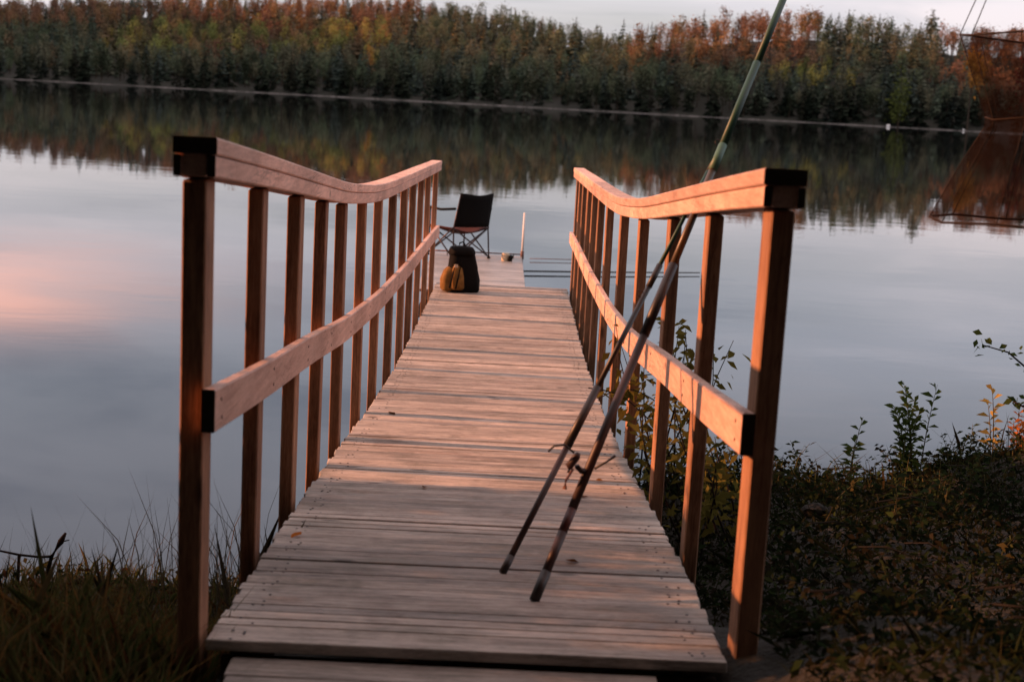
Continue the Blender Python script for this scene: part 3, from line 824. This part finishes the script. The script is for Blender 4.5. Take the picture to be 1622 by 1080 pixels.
# ------------------------------------------------------------------ fishing poles leaning on the right handrail
def lerp(a, b, t): return Vector(a) + (Vector(b) - Vector(a)) * t
def pole(name, A, B, segs, label, extra=None):
    r = empty(name, A, label, 'fishing pole')
    for nm, t0, t1, r0, r1, m in segs:
        tube(nm, [lerp(A, B, t0), lerp(A, B, t1)], [r0 * .88, r1 * .88], M[m], r, 12)
    return r
zA = deck_z(3.98)
A1 = Vector((.172, 3.985, zA + .004)); B1 = Vector((1.062, 5.65, EYE + .49))
p1 = pole('fishing_pole', A1, B1, [
    ('butt_cap', 0, .035, .017, .017, 'rod_black'), ('grip_tape', .035, .085, .0150, .0150, 'rod_dark'), ('grip_tape', .085, .115, .0152, .0152, 'rod_red'),
    ('handle', .115, .36, .0155, .0150, 'rod_dark'), ('handle', .36, .47, .0180, .0175, 'rod_black'), ('blank', .47, .63, .0145, .014, 'rod_brown'),
    ('joint', .63, .675, .0168, .0168, 'rod_pale'), ('blank', .675, .83, .0158, .0155, 'rod_green'), ('blank', .83, 1.0, .0150, .0150, 'rod_green')],
    'long thick green telescopic fishing pole leaning across the right handrail')
A2 = Vector((.083, 4.27, deck_z(4.27) + .004)); B2 = Vector((.868, 5.5, EYE - .028))
p2 = pole('fishing_pole', A2, B2, [
    ('butt_cap', 0, .03, .0135, .0135, 'rod_black'), ('handle', .03, .24, .0115, .0112, 'rod_dark'), ('handle', .24, .36, .0165, .0140, 'rod_black'), ('handle', .36, .58, .0105, .0100, 'rod_black'),
    ('joint', .58, .63, .0125, .0125, 'rod_black'), ('blank', .63, .86, .0085, .0075, 'rod_green'), ('blank', .86, 1.0, .0070, .0040, 'rod_black')],
    'shorter dark fishing pole with a thickened grip leaning behind the green one')
# reel and handle on the first pole
def build_reel():
    c = lerp(A1, B1, .165); base = A1
    def tp(n, pts, rad, m, k=8):
        V, Fc = tube_data([Vector(p) - base for p in pts], rad, k); return mk(n, V, Fc, M[m], p1, smooth=True)
    tp('reel_foot', [c, c + Vector((-.02, -.01, .004)), c + Vector((-.035, -.02, .02))], [.010, .009, .008], 'rod_black')
    e = c + Vector((-.045, -.02, .03))
    tp('reel_body', [e + Vector((-.012, 0, -.03)), e + Vector((-.012, 0, -.012)), e + Vector((.008, 0, .018)), e + Vector((.014, 0, .03))], [.007, .012, .012, .006], 'rod_dark', 12)
    tp('bail', [e + Vector((.0, 0, .03)), e + Vector((-.03, -.01, .055)), e + Vector((-.06, -.01, .05)), e + Vector((-.075, 0, .03))], .0035, 'rod_black', 6)
    tp('crank', [e + Vector((.0, 0, -.02)), e + Vector((-.02, -.02, -.05)), e + Vector((-.022, -.02, -.075))], [.004, .004, .008], 'rod_pink', 6)
    V, Fc = tube_data([Vector(p) - base for p in (c + Vector((.02, .0, .01)), c + Vector((.055, .01, .03)), c + Vector((.08, .01, .05)))], [.004, .003, .005], 6); mk('line_guide', V, Fc, M['rod_black'], p1, smooth=True)
build_reel()
for t_ in (.56, .78, .93):
    c = lerp(A2, B2, t_) - A2; ring = [c + Vector((-.014 + .011 * math.cos(a), .011 * math.sin(a) * .3, .010 * math.sin(a) + .006)) for a in np.linspace(0, 2 * math.pi, 9)]
    V, Fc = tube_data(ring, .0018, 5, False); mk('guide_ring', V, Fc, M['dark_metal'], p2, smooth=True)

# ------------------------------------------------------------------ vegetation near the camera
def herb(name, base, h, nst, lean, leaf, lmat, label, group=None, density=26, spread=.06, stem_mat='stem', start=.25):
    root = empty(name, base, label, 'plant', group); parts = []; LC, LD = [], []
    for s in range(nst):
        a = rng.uniform(0, 6.28); b0 = np.array([math.cos(a), math.sin(a), 0]) * spread * rng.uniform(0, 1)
        hh = h * rng.uniform(.65, 1.0); ln = np.array([lean[0] + rng.normal(0, .12), lean[1] + rng.normal(0, .12), 1.0])
        pts = [b0 + np.array([ln[0] * t * t * hh, ln[1] * t * t * hh, hh * t]) for t in np.linspace(0, 1, 6)]
        parts.append(tube_data(pts, [.0045, .004, .0035, .003, .002, .001], 5))
        for k in range(density):
            t = start + (1 - start) * k / density; p = b0 + np.array([ln[0] * t * t * hh, ln[1] * t * t * hh, hh * t])
            aa = k * 2.4 + rng.uniform(-.3, .3); up = .25 + .6 * t
            LC.append(p); LD.append([math.cos(aa), math.sin(aa), up])
    V, Fc = merge(parts); mk('stem', V, Fc, M[stem_mat], root, smooth=True)
    V, Q = leaves(LC, rng.uniform(.6, 1.1, len(LC)) * leaf, .34, .5, LD); tag(mk_np('foliage', V, Q, M[lmat], parent=root), kind='stuff')
    return root
def gz(x, y): return float(ground_h(x, y))
herb('leafy_plant', (2.38, 8.15, gz(2.38, 8.15) - .06), .66, 9, (-.03, 0), .085, 'leaf_green', 'tall bushy green plant at the water edge on the right bank', None, 26, .13)
herb('leafy_plant', (2.07, 8.1, gz(2.07, 8.1) - .02), .42, 2, (.02, 0), .085, 'leaf_green', 'short pale green plant left of the bushy one on the right bank', None, 12, .03)
herb('leafy_plant', (2.80, 8.0, gz(2.80, 8.0) - .02), .50, 2, (.0, 0), .085, 'leaf_yellow', 'yellow leaved plant on the right bank near the picture edge', None, 13, .03)
def build_edge_branch():
    root = empty('overhanging_branch', (3.2, 7.0, 1.0), 'thin green leaved branch reaching in from the right edge over the water', 'branch')
    runs = [[(3.3, 7.2, .86), (2.9, 7.1, .90), (2.62, 7.0, .93), (2.50, 7.0, 1.02), (2.37, 7.0, 1.05)],
            [(2.9, 7.1, .90), (2.72, 7.0, .80), (2.60, 7.0, .76), (2.55, 7.0, .78)],
            [(2.62, 7.0, .93), (2.60, 6.95, 1.05)]]
    pr = []; LC = []
    for run in runs:
        pts = [np.array(p) - np.array(root.location) for p in run]; pr.append(tube_data(pts, [.008 * (1 - .16 * i) for i in range(len(pts))], 6))
        for a, b_ in zip(pts[:-1], pts[1:]):
            for t in np.linspace(0, 1, 5): LC.append(a + (b_ - a) * t + rng.normal(0, .008, 3))
        for _ in range(10): LC.append(pts[-1] + rng.normal(0, .028, 3))
    V, Fc = merge(pr); mk('twig', V, Fc, M['twig'], root, smooth=True)
    V, Q = leaves(LC, rng.uniform(.03, .055, len(LC)), .6, .3); tag(mk_np('foliage', V, Q, M['leaf_green'], parent=root), kind='stuff')
build_edge_branch()

def build_bush():
    root = empty('bush', (1.0, 6.9, gz(1.0, 6.9)), 'leafy bush growing up through the right railing beside the deck', 'bush')
    pr, LC = [], []; base = np.array(root.location)
    for s in range(24):
        a = np.array([rng.uniform(.78, 1.08), rng.uniform(5.7, 7.5), 0]); a[2] = gz(a[0], a[1]) - .02
        hh = rng.uniform(.45, .95) * (1.0 if a[1] > 6.4 else .75); tip = a + [rng.normal(-.06, .10), rng.normal(0, .15), hh]
        pts = [a + (tip - a) * t + np.array([.05 * math.sin(t * 4 + s), .05 * math.cos(t * 3 + s), 0]) for t in np.linspace(0, 1, 6)]
        pr.append(tube_data([p - base for p in pts], [.006, .005, .0045, .0035, .0025, .0015], 5))
        for k in range(34):
            t = rng.uniform(.2, 1.0); i = min(4, int(t * 5)); p = pts[i] + (pts[i + 1] - pts[i]) * (t * 5 - i)
            LC.append(p + rng.normal(0, .045, 3) - base)
    # one spray pokes in over the planks
    for q in range(3):
        a = np.array([.80, 6.75 + q * .14, .62 + .1 * q]); tip = np.array([.47 + .06 * q, 6.7 + q * .12, .80 - .07 * q])
        pts = [a + (tip - a) * t + np.array([0, 0, .05 * math.sin(t * 3.14)]) for t in np.linspace(0, 1, 6)]
        pr.append(tube_data([p - base for p in pts], .003, 5))
        for k in range(16): t = rng.uniform(.2, 1); i = min(4, int(t * 5)); LC.append(pts[i] + rng.normal(0, .02, 3) - base)
    V, Fc = merge(pr); mk('stem', V, Fc, M['twig'], root, smooth=True)
    V, Q = leaves(LC, rng.uniform(.035, .075, len(LC)), .5, .4); tag(mk_np('foliage', V, Q, M['leaf_bush'], parent=root), kind='stuff')
build_bush()

def blades(n, xs, ys, hmin, hmax, cols, wid=.006, lean=.35, mask=None):
    x = rng.uniform(*xs, n); y = rng.uniform(*ys, n)
    if mask is not None: k = mask(x, y); x, y = x[k], y[k]
    n = len(x); z = ground_h(x, y) - .01
    h = rng.uniform(hmin, hmax, n) * rng.uniform(.5, 1, n); a = rng.uniform(0, 6.28, n); b_ = rng.uniform(0, 6.28, n)
    l = rng.uniform(.05, lean, n) * h; w = wid * rng.uniform(.6, 1.3, n)
    P = np.stack([x, y, z], 1); d = np.stack([np.cos(a) * l, np.sin(a) * l, h * .6], 1); sd_ = np.stack([np.cos(b_) * w, np.sin(b_) * w, np.zeros(n)], 1)
    tip = P + np.stack([np.cos(a) * l * 2.6, np.sin(a) * l * 2.6, h], 1)
    V = np.stack([P - sd_ * .5, P + sd_ * .5, P + d + sd_ * .45, tip, P + d - sd_ * .45], 1).reshape(-1, 3)
    Q = np.arange(5 * n).reshape(n, 5)
    c = np.asarray(cols)[rng.integers(0, len(cols), n)]; C = np.repeat(np.concatenate([c, np.ones((n, 1))], 1), 5, 0)
    return V, Q, C
def join_np(L):
    off = 0; V, Q, C = [], [], []
    for v, q, c in L: V.append(v); Q.append(q + off); C.append(c); off += len(v)
    return np.concatenate(V), np.concatenate(Q), np.concatenate(C)
GR = [(.09, .105, .034), (.065, .09, .028), (.13, .12, .046), (.15, .12, .055)]
DRY = [(.20, .11, .035), (.24, .14, .05), (.16, .07, .03), (.10, .07, .03)]
def build_grass():
    offdeck = lambda x, y: (np.abs(x) > .78) & (y < shore_y(x) + .12)
    L = [blades(15000, (-3.2, -.66), (2.2, 6.1), .06, .17, GR, .006, .5, lambda x, y: (y < shore_y(x)) & ~((x > -.72) & (y < 3.9))),
         blades(1900, (-1.35, -.70), (3.1, 5.0), .10, .26, DRY + GR, .006, .4),
         blades(1500, (-1.15, -.68), (3.1, 3.75), .12, .34, DRY + GR + GR, .006, .35),
         blades(1500, (-1.25, -.60), (3.45, 4.4), .08, .22, DRY, .006, .5, lambda x, y: (x < -.70) | (y > 9)),
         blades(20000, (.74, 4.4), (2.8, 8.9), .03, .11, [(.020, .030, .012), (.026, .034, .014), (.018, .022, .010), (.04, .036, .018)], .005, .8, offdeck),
         blades(350, (.9, 3.2), (7.2, 8.4), .12, .30, [(.05, .055, .02), (.06, .045, .02)], .006, .4, offdeck)]
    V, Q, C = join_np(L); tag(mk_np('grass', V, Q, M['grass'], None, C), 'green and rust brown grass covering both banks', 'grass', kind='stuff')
    # tall thin stalks at the left edge of the water
    T = [blades(160, (-1.45, -.85), (4.5, 5.9), .30, .62, [(.06, .055, .035), (.10, .08, .05)], .004, .22),
         blades(60, (-.92, -.74), (4.3, 5.6), .35, .72, [(.06, .055, .035), (.10, .08, .05)], .004, .18),
         blades(50, (-2.0, -1.5), (5.3, 5.9), .15, .34, [(.04, .04, .028)], .004, .2)]
    V, Q, C = join_np(T); tag(mk_np('sedge', V, Q, M['grass'], None, C), 'thin tall sedge stalks at the water edge around the left railing', 'sedge', kind='stuff')
build_grass()
def build_undergrowth():
    n = 40000; x = rng.uniform(.78, 4.4, n); y = rng.uniform(2.8, 8.8, n); k = (y < shore_y(x) + .05); x, y = x[k], y[k]; n = len(x)
    bump = np.clip(.10 + .13 * np.sin(x * 3.1 + 1) * np.sin(y * 2.3) + .08 * np.sin(x * 7 + y * 5), .02, .4)
    z = ground_h(x, y) + rng.uniform(0, 1, n) ** 1.4 * bump
    V, Q = leaves(np.stack([x, y, z], 1), rng.uniform(.02, .045, n), .5, .3)
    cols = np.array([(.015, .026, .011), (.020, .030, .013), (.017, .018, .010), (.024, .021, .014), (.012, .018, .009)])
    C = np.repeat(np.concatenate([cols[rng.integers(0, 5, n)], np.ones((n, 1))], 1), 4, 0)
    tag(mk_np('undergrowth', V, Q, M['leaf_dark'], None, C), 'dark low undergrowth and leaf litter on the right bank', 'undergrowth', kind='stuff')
    n = 5000; x = rng.uniform(-3.2, -.72, n); y = rng.uniform(2.2, 5.9, n); z = ground_h(x, y) + rng.uniform(0, .09, n)
    V, Q = leaves(np.stack([x, y, z], 1), rng.uniform(.02, .05, n), .5, .3)
    cols = np.array([(.03, .045, .016), (.05, .05, .02), (.10, .04, .02), (.03, .03, .015)])
    C = np.repeat(np.concatenate([cols[rng.integers(0, 4, n)], np.ones((n, 1))], 1), 4, 0)
    tag(mk_np('clover', V, Q, M['leaf_dark'], None, C), 'low broad leaves between the grass on the left bank', 'ground cover', kind='stuff')
    P = []
    for i in range(60):
        xx, yy = rng.uniform(.85, 3.6), rng.uniform(3.2, 8.0); a = rng.uniform(-.5, .5); L = rng.uniform(.08, .4); z = gz(xx, yy) + rng.uniform(.02, .14)
        P.append(tube_data([(xx, yy, z), (xx + math.cos(a) * L * .5, yy + math.sin(a) * L * .5, z + rng.uniform(0, .03)), (xx + math.cos(a) * L, yy + math.sin(a) * L, z - .01)], [.004, .003, .0015], 4))
    V, Fc = merge(P); tag(mk('twigs', V, Fc, plain('grey_dead_twig', (.032, .028, .024), .9)), 'grey dead twigs scattered on the right bank', 'twigs', kind='stuff')
build_undergrowth()
def build_waterside():
    LC, LD, SZ, P = [], [], [], []
    for s in range(130):
        x = rng.uniform(.95, 3.6); y = float(shore_y(x)) - rng.uniform(.05, 1.6) if s < 90 else rng.uniform(3.6, 6.8)
        h = rng.uniform(.10, .26); z = gz(x, y); ln = rng.normal(0, .25, 2)
        P.append(tube_data([(x, y, z), (x + ln[0] * h * .4, y + ln[1] * h * .4, z + h * .6), (x + ln[0] * h, y + ln[1] * h, z + h)], [.003, .0022, .001], 4))
        for k in range(14):
            t = .2 + .8 * k / 14; a = k * 2.4
            LC.append((x + ln[0] * h * t, y + ln[1] * h * t, z + h * t)); LD.append((math.cos(a), math.sin(a), .5)); SZ.append(rng.uniform(.03, .06))
    V, Q = leaves(LC, np.array(SZ), .4, .4, LD)
    cols = np.array([(.035, .055, .018), (.05, .06, .022), (.03, .045, .02), (.06, .05, .02)])
    C = np.repeat(np.concatenate([cols[rng.integers(0, 4, len(LC))], np.ones((len(LC), 1))], 1), 4, 0)
    tag(mk_np('low_herbs', V, Q, M['leaf_dark'], None, C), 'small green leafy sprigs scattered over the right bank', 'herbs', kind='stuff')
    V, Fc = merge(P); tag(mk('herb_stems', V, Fc, M['stem']), 'thin stems of the small sprigs on the right bank', 'herbs', kind='stuff')
build_waterside()
def build_bits():
    for x, y, lab, s in ((1.55, 6.6, 'grey stone half hidden in the right bank undergrowth', .07), (2.3, 5.3, 'flat dark stone lying low on the right bank', .16), (3.05, 7.2, 'rounded stone near the reddish mound on the right bank', .12)):
        tag(link_mesh('stone', rock_mesh(int(x * 100), s, s * .8, s * .5, plain('bank_stone', (.03, .028, .025), .9, 0, .4, 15)), None, (x, y, gz(x, y) + .02)), lab, 'stone')
    herb('red_plant', (3.0, 8.0, gz(3.0, 8.0) - .02), .30, 8, (0, 0), .06, 'leaf_orange', 'small plant with orange red leaves beside the yellow leaved one', None, 14, .14)
    # bent dry twigs at the left edge
    st = empty('dry_stalk', (-1.72, 5.7, gz(-1.72, 5.7)), 'crooked dark stalk with a thick tip at the left water edge', 'stalk')
    tube('stem', [(-1.735, 5.7, .0), (-1.72, 5.7, .12), (-1.70, 5.7, .20), (-1.665, 5.7, .262), (-1.645, 5.7, .30)], [.010, .009, .008, .013, .005], M['twig'], st, 7)
    tube('side_twig', [(-1.70, 5.7, .20), (-1.75, 5.7, .195), (-1.83, 5.7, .20), (-1.92, 5.7, .215), (-2.1, 5.7, .19)], [.006, .005, .005, .004, .003], M['twig'], st, 6)
    tube('side_twig', [(-1.665, 5.7, .262), (-1.63, 5.7, .272)], [.004, .002], M['twig'], st, 5)
    st = empty('dry_stalk', (-1.84, 5.7, gz(-1.84, 5.7)), 'straight grey stalk left of the crooked one at the water edge', 'stalk')
    tube('stem', [(-1.84, 5.7, 0), (-1.83, 5.7, .2)], [.009, .006], M['twig'], st, 7)
    st = empty('driftwood_stick', (-1.62, 5.6, gz(-1.62, 5.6)), 'short bent stick lying on the left bank edge', 'stick')
    tube('stick', [(-1.70, 5.55, .085), (-1.60, 5.6, .12), (-1.55, 5.6, .145), (-1.535, 5.6, .125), (-1.53, 5.6, .08)], [.010, .011, .013, .012, .010], M['twig'], st, 7)
    # fallen leaves on the planks
    for nm, x, y, s, m, lab in (('fallen_leaf', -.585, 4.62, .055, 'leaf_orange', 'bright orange leaf caught at the foot of the second left baluster'),
                                ('fallen_leaf', -.50, 7.72, .055, 'leaf_brown', 'curled dark leaf on the sunlit planks near the left railing'),
                                ('fallen_leaf', .49, 5.95, .05, 'leaf_orange', 'rusty leaf on the planks beneath the bush at the right railing'),
                                ('fallen_leaf', .40, 5.55, .04, 'leaf_brown', 'small brown leaf on the planks right of the fishing poles'),
                                ('fallen_leaf', .30, 4.45, .045, 'leaf_brown', 'brown leaf lying right of the pole butts'),
                                ('fallen_leaf', -.22, 5.6, .035, 'leaf_brown', 'tiny brown leaf in the middle of the grey planks')):
        z = deck_z(y) + .003; a = rnd.uniform(0, 6.28); c_, s_ = math.cos(a), math.sin(a)
        pts = [(-.5, 0, .0), (-.2, .22, .10), (.15, .25, .14), (.5, 0, .16), (.15, -.25, .12), (-.2, -.22, .16), (0, 0, .03)]
        V = [((px_ * c_ - py_ * s_) * s, (px_ * s_ + py_ * c_) * s, pz_ * s) for px_, py_, pz_ in pts]
        tag(mk(nm, V, [[0, 6, 1], [1, 6, 2], [2, 6, 3], [3, 6, 4], [4, 6, 5], [5, 6, 0]], M[m], None, (x, y, z)), lab, 'leaf')
def net_mat():
    m, t, b = new_mat('brown_net'); t.n.remove(b); out = t.n['Material Output']
    tc = t.add('ShaderNodeTexCoord'); n = t.noise(tc.outputs['Object'], 6, 3, .6)
    d = t.add('ShaderNodeBsdfDiffuse'); t.link(t.mix(n, (.010, .006, .004), (.026, .013, .008)), d.inputs[0])
    tr = t.add('ShaderNodeBsdfTransparent'); mx = t.add('ShaderNodeMixShader')
    t.link(t.ramp(n, [(.3, .24), (.7, .46)]), mx.inputs[0]); t.link(tr.outputs[0], mx.inputs[1]); t.link(d.outputs[0], mx.inputs[2]); t.link(mx.outputs[0], out.inputs[0])
    return m
def build_net():
    Y = 4.4; k = Y / PXF; cxn = (1655 - 797) * k
    def zz(py): return EYE + (197 - py) * k * 1.0
    root = empty('hanging_net', (cxn, Y, zz(370)), 'brown mesh net stretched between hoops hanging at the upper right edge', 'net')
    b0 = np.array(root.location); levels = [(62, 1510, .0), (120, 1534, 0), (188, 1562, 0), (205, 1562, 0), (265, 1530, 0), (350, 1490, 0)]
    seg = 10; V, Fc = [], []
    for py, px, _ in levels:
        R = (1655 - px) * k
        for q in range(seg):
            a = 2 * math.pi * (q + .5) / seg; V.append((math.cos(a) * R * (1 + .02 * math.sin(q * 3)), math.sin(a) * R * .8, zz(py) - b0[2] + .006 * math.sin(q * 2.3)))
    n = len(levels)
    for i in range(n - 1):
        for q in range(seg): Fc.append([i * seg + q, i * seg + (q + 1) % seg, (i + 1) * seg + (q + 1) % seg, (i + 1) * seg + q])
    mk('netting', V, Fc, net_mat(), root)
    for i, r_ in ((0, .003), (2, .0025), (5, .0038)):
        ring = [Vector(V[i * seg + q]) for q in range(seg)]; ring.append(ring[0])
        a, f = tube_data(ring, r_, 6, False); mk('hoop', a, f, M['twig'], root, smooth=True)
    for q in range(0, seg, 1):
        pts = [Vector(V[i * seg + q]) for i in range(n)]
        a, f = tube_data(pts, .0014, 5); mk('cord', a, f, M['twig'], root, smooth=True)
    hook = Vector((.0, 0, 1.35))
    for q in (0, 2, 4, 5, 7, 9):
        a, f = tube_data([Vector(V[q]), Vector(V[q]) * .55 + hook * .45 * Vector((0, 0, 1)).z, hook] if False else [Vector(V[q]), hook], .0016, 5); mk('cord', a, f, M['twig'], root, smooth=True)
    z1 = zz(370) + 1.35
    br = empty('overhead_limb', (cxn + .1, Y - .1, z1), 'bare alder limb above the picture from which the net hangs', 'limb')
    tube('limb', [(4.6, -2.3, z1 + .3), (3.6, .2, z1 + .5), (2.4, 2.8, z1 + .25), (cxn, Y, z1 + .02), (cxn - .5, Y + .5, z1 - .02 + .1)], [.10, .07, .045, .025, .01], M['bark'], br, 9)
build_bits()
build_net()

# ------------------------------------------------------------------ trees on our own bank, behind and above the camera
def near_tree(loc, h, R, label, n, seed, leaf=.20, zlow=.35, col=(.03, .045, .015), group=None, zclip=3.4):
    r = np.random.default_rng(seed); root = empty('alder_tree', loc, label, 'tree', group)
    V, Fc = tube_data([(0, 0, -.2), (.05, .05, h * .3), (-.05, .1, h * .6), (0, 0, h * .95)], [h * .016, h * .013, h * .008, .02], 10)
    mk('trunk', V, Fc, M['bark'], root, smooth=True)
    pr, cen = [], []
    for k in range(16):
        a = k * 2.4; z0 = h * r.uniform(zlow * .8, .85); L = R * r.uniform(.6, 1) * (1.15 - z0 / h * .6)
        e = np.array([math.cos(a) * L, math.sin(a) * L, z0 + L * .3]); pr.append(tube_data([(0, 0, z0), e * [.5, .5, 1] - [0, 0, L * .08], e], [.06, .04, .015], 6)); cen.append(e); cen.append(e * [.6, .6, 1])
    V, Fc = merge(pr); mk('limb', V, Fc, M['bark'], root, smooth=True)
    cen = np.array(cen); k = r.integers(0, len(cen), n); p = cen[k] + r.normal(0, .55, (n, 3)) * [1, 1, .7]; p = p[(p[:, 2] > zclip) & (p[:, 1] + loc[1] < 6.3)]; n = len(p)
    V, Q = leaves(p, r.uniform(.6, 1.2, n) * leaf, .7, .3, None, r)
    mk_np('crown', V, Q, M['leaf_attr'], None, np.tile([*col, 1.0], (len(V), 1)), root)
def build_near_trees():
    spots = [(-3.2, 1.2, 10, 4.6), (-5.2, 3.0, 12, 5.2), (4.6, -2.4, 11, 4.8), (.2, -1.6, 10, 4.6)]
    labs = ['broad alder on the left bank between the willow shrubs and the wood', 'tall leafy alder arching over the foot of the pier, left one of the pair', 'tall leafy alder arching over the foot of the pier, right one of the pair', 'alder straight behind the landing']
    for i, ((x, y, h, R), l) in enumerate(zip(spots, labs)):
        near_tree((x, y, gz(x, y)), h, R, l, 22000, 500 + i, .17, .46, zclip=4.6 if x < -4 else 3.7 if x < 0 else 3.3)
    k = 0
    for row, (yy, n, dx) in enumerate(((-3.4, 23, 2.5), (-7.5, 19, 3.2), (-12, 17, 4.0))):
        for q in range(n):
            x = (q - (n - 1) / 2) * dx + rng.normal(0, .3); y = yy + rng.normal(0, .4)
            place_tree('spruce_tree', SPR, q % 5, C_SPR[(q * 3) % 4], (x, y, gz(x, y) - .2), rng.uniform(.9, 1.2), rng.uniform(0, 6), 'dark spruce in the wood on the near bank behind the pier', 'tree', 'spruces behind the pier', sx=1.25)
build_near_trees()
def build_shade_shrubs():
    """unseen willow scrub added left of the frame, its height set to shade the near deck"""
    for i, (x, y, h) in enumerate(((-3.7, 2.2, 1.95), (-3.8, 3.0, 1.95), (-3.7, 3.8, 1.97), (-3.8, 4.6, 2.03), (-3.8, 5.4, 2.12))):
        root = empty('shade_willow', (x, y, gz(x, y)), ('unseen willow shrub added to shade the deck, nearest the trees', 'unseen willow shrub added to shade the deck, second from the trees', 'unseen willow shrub added to shade the deck, in the middle of its row', 'unseen willow shrub added to shade the deck, second from the water', 'unseen willow shrub added to shade the deck, nearest the water')[i], 'shrub')
        n = 11000; p = np.stack([rng.normal(0, .38, n), rng.uniform(-.48, .48, n), rng.uniform(.0, 1, n) ** .7 * h * rng.uniform(.93, 1, n)], 1)
        V, Q = leaves(p, rng.uniform(.05, .10, n), .4, .3); tag(mk_np('foliage', V, Q, M['leaf_green'], parent=root), kind='stuff')
        pr = [tube_data([(0, 0, 0), (math.cos(a) * .2, math.sin(a) * .2, h * .5), (math.cos(a) * .35, math.sin(a) * .35, h * .85)], [.01, .007, .003], 5) for a in np.linspace(0, 5.6, 8)]
        V, Fc = merge(pr); mk('stem', V, Fc, M['twig'], root, smooth=True)
build_shade_shrubs()
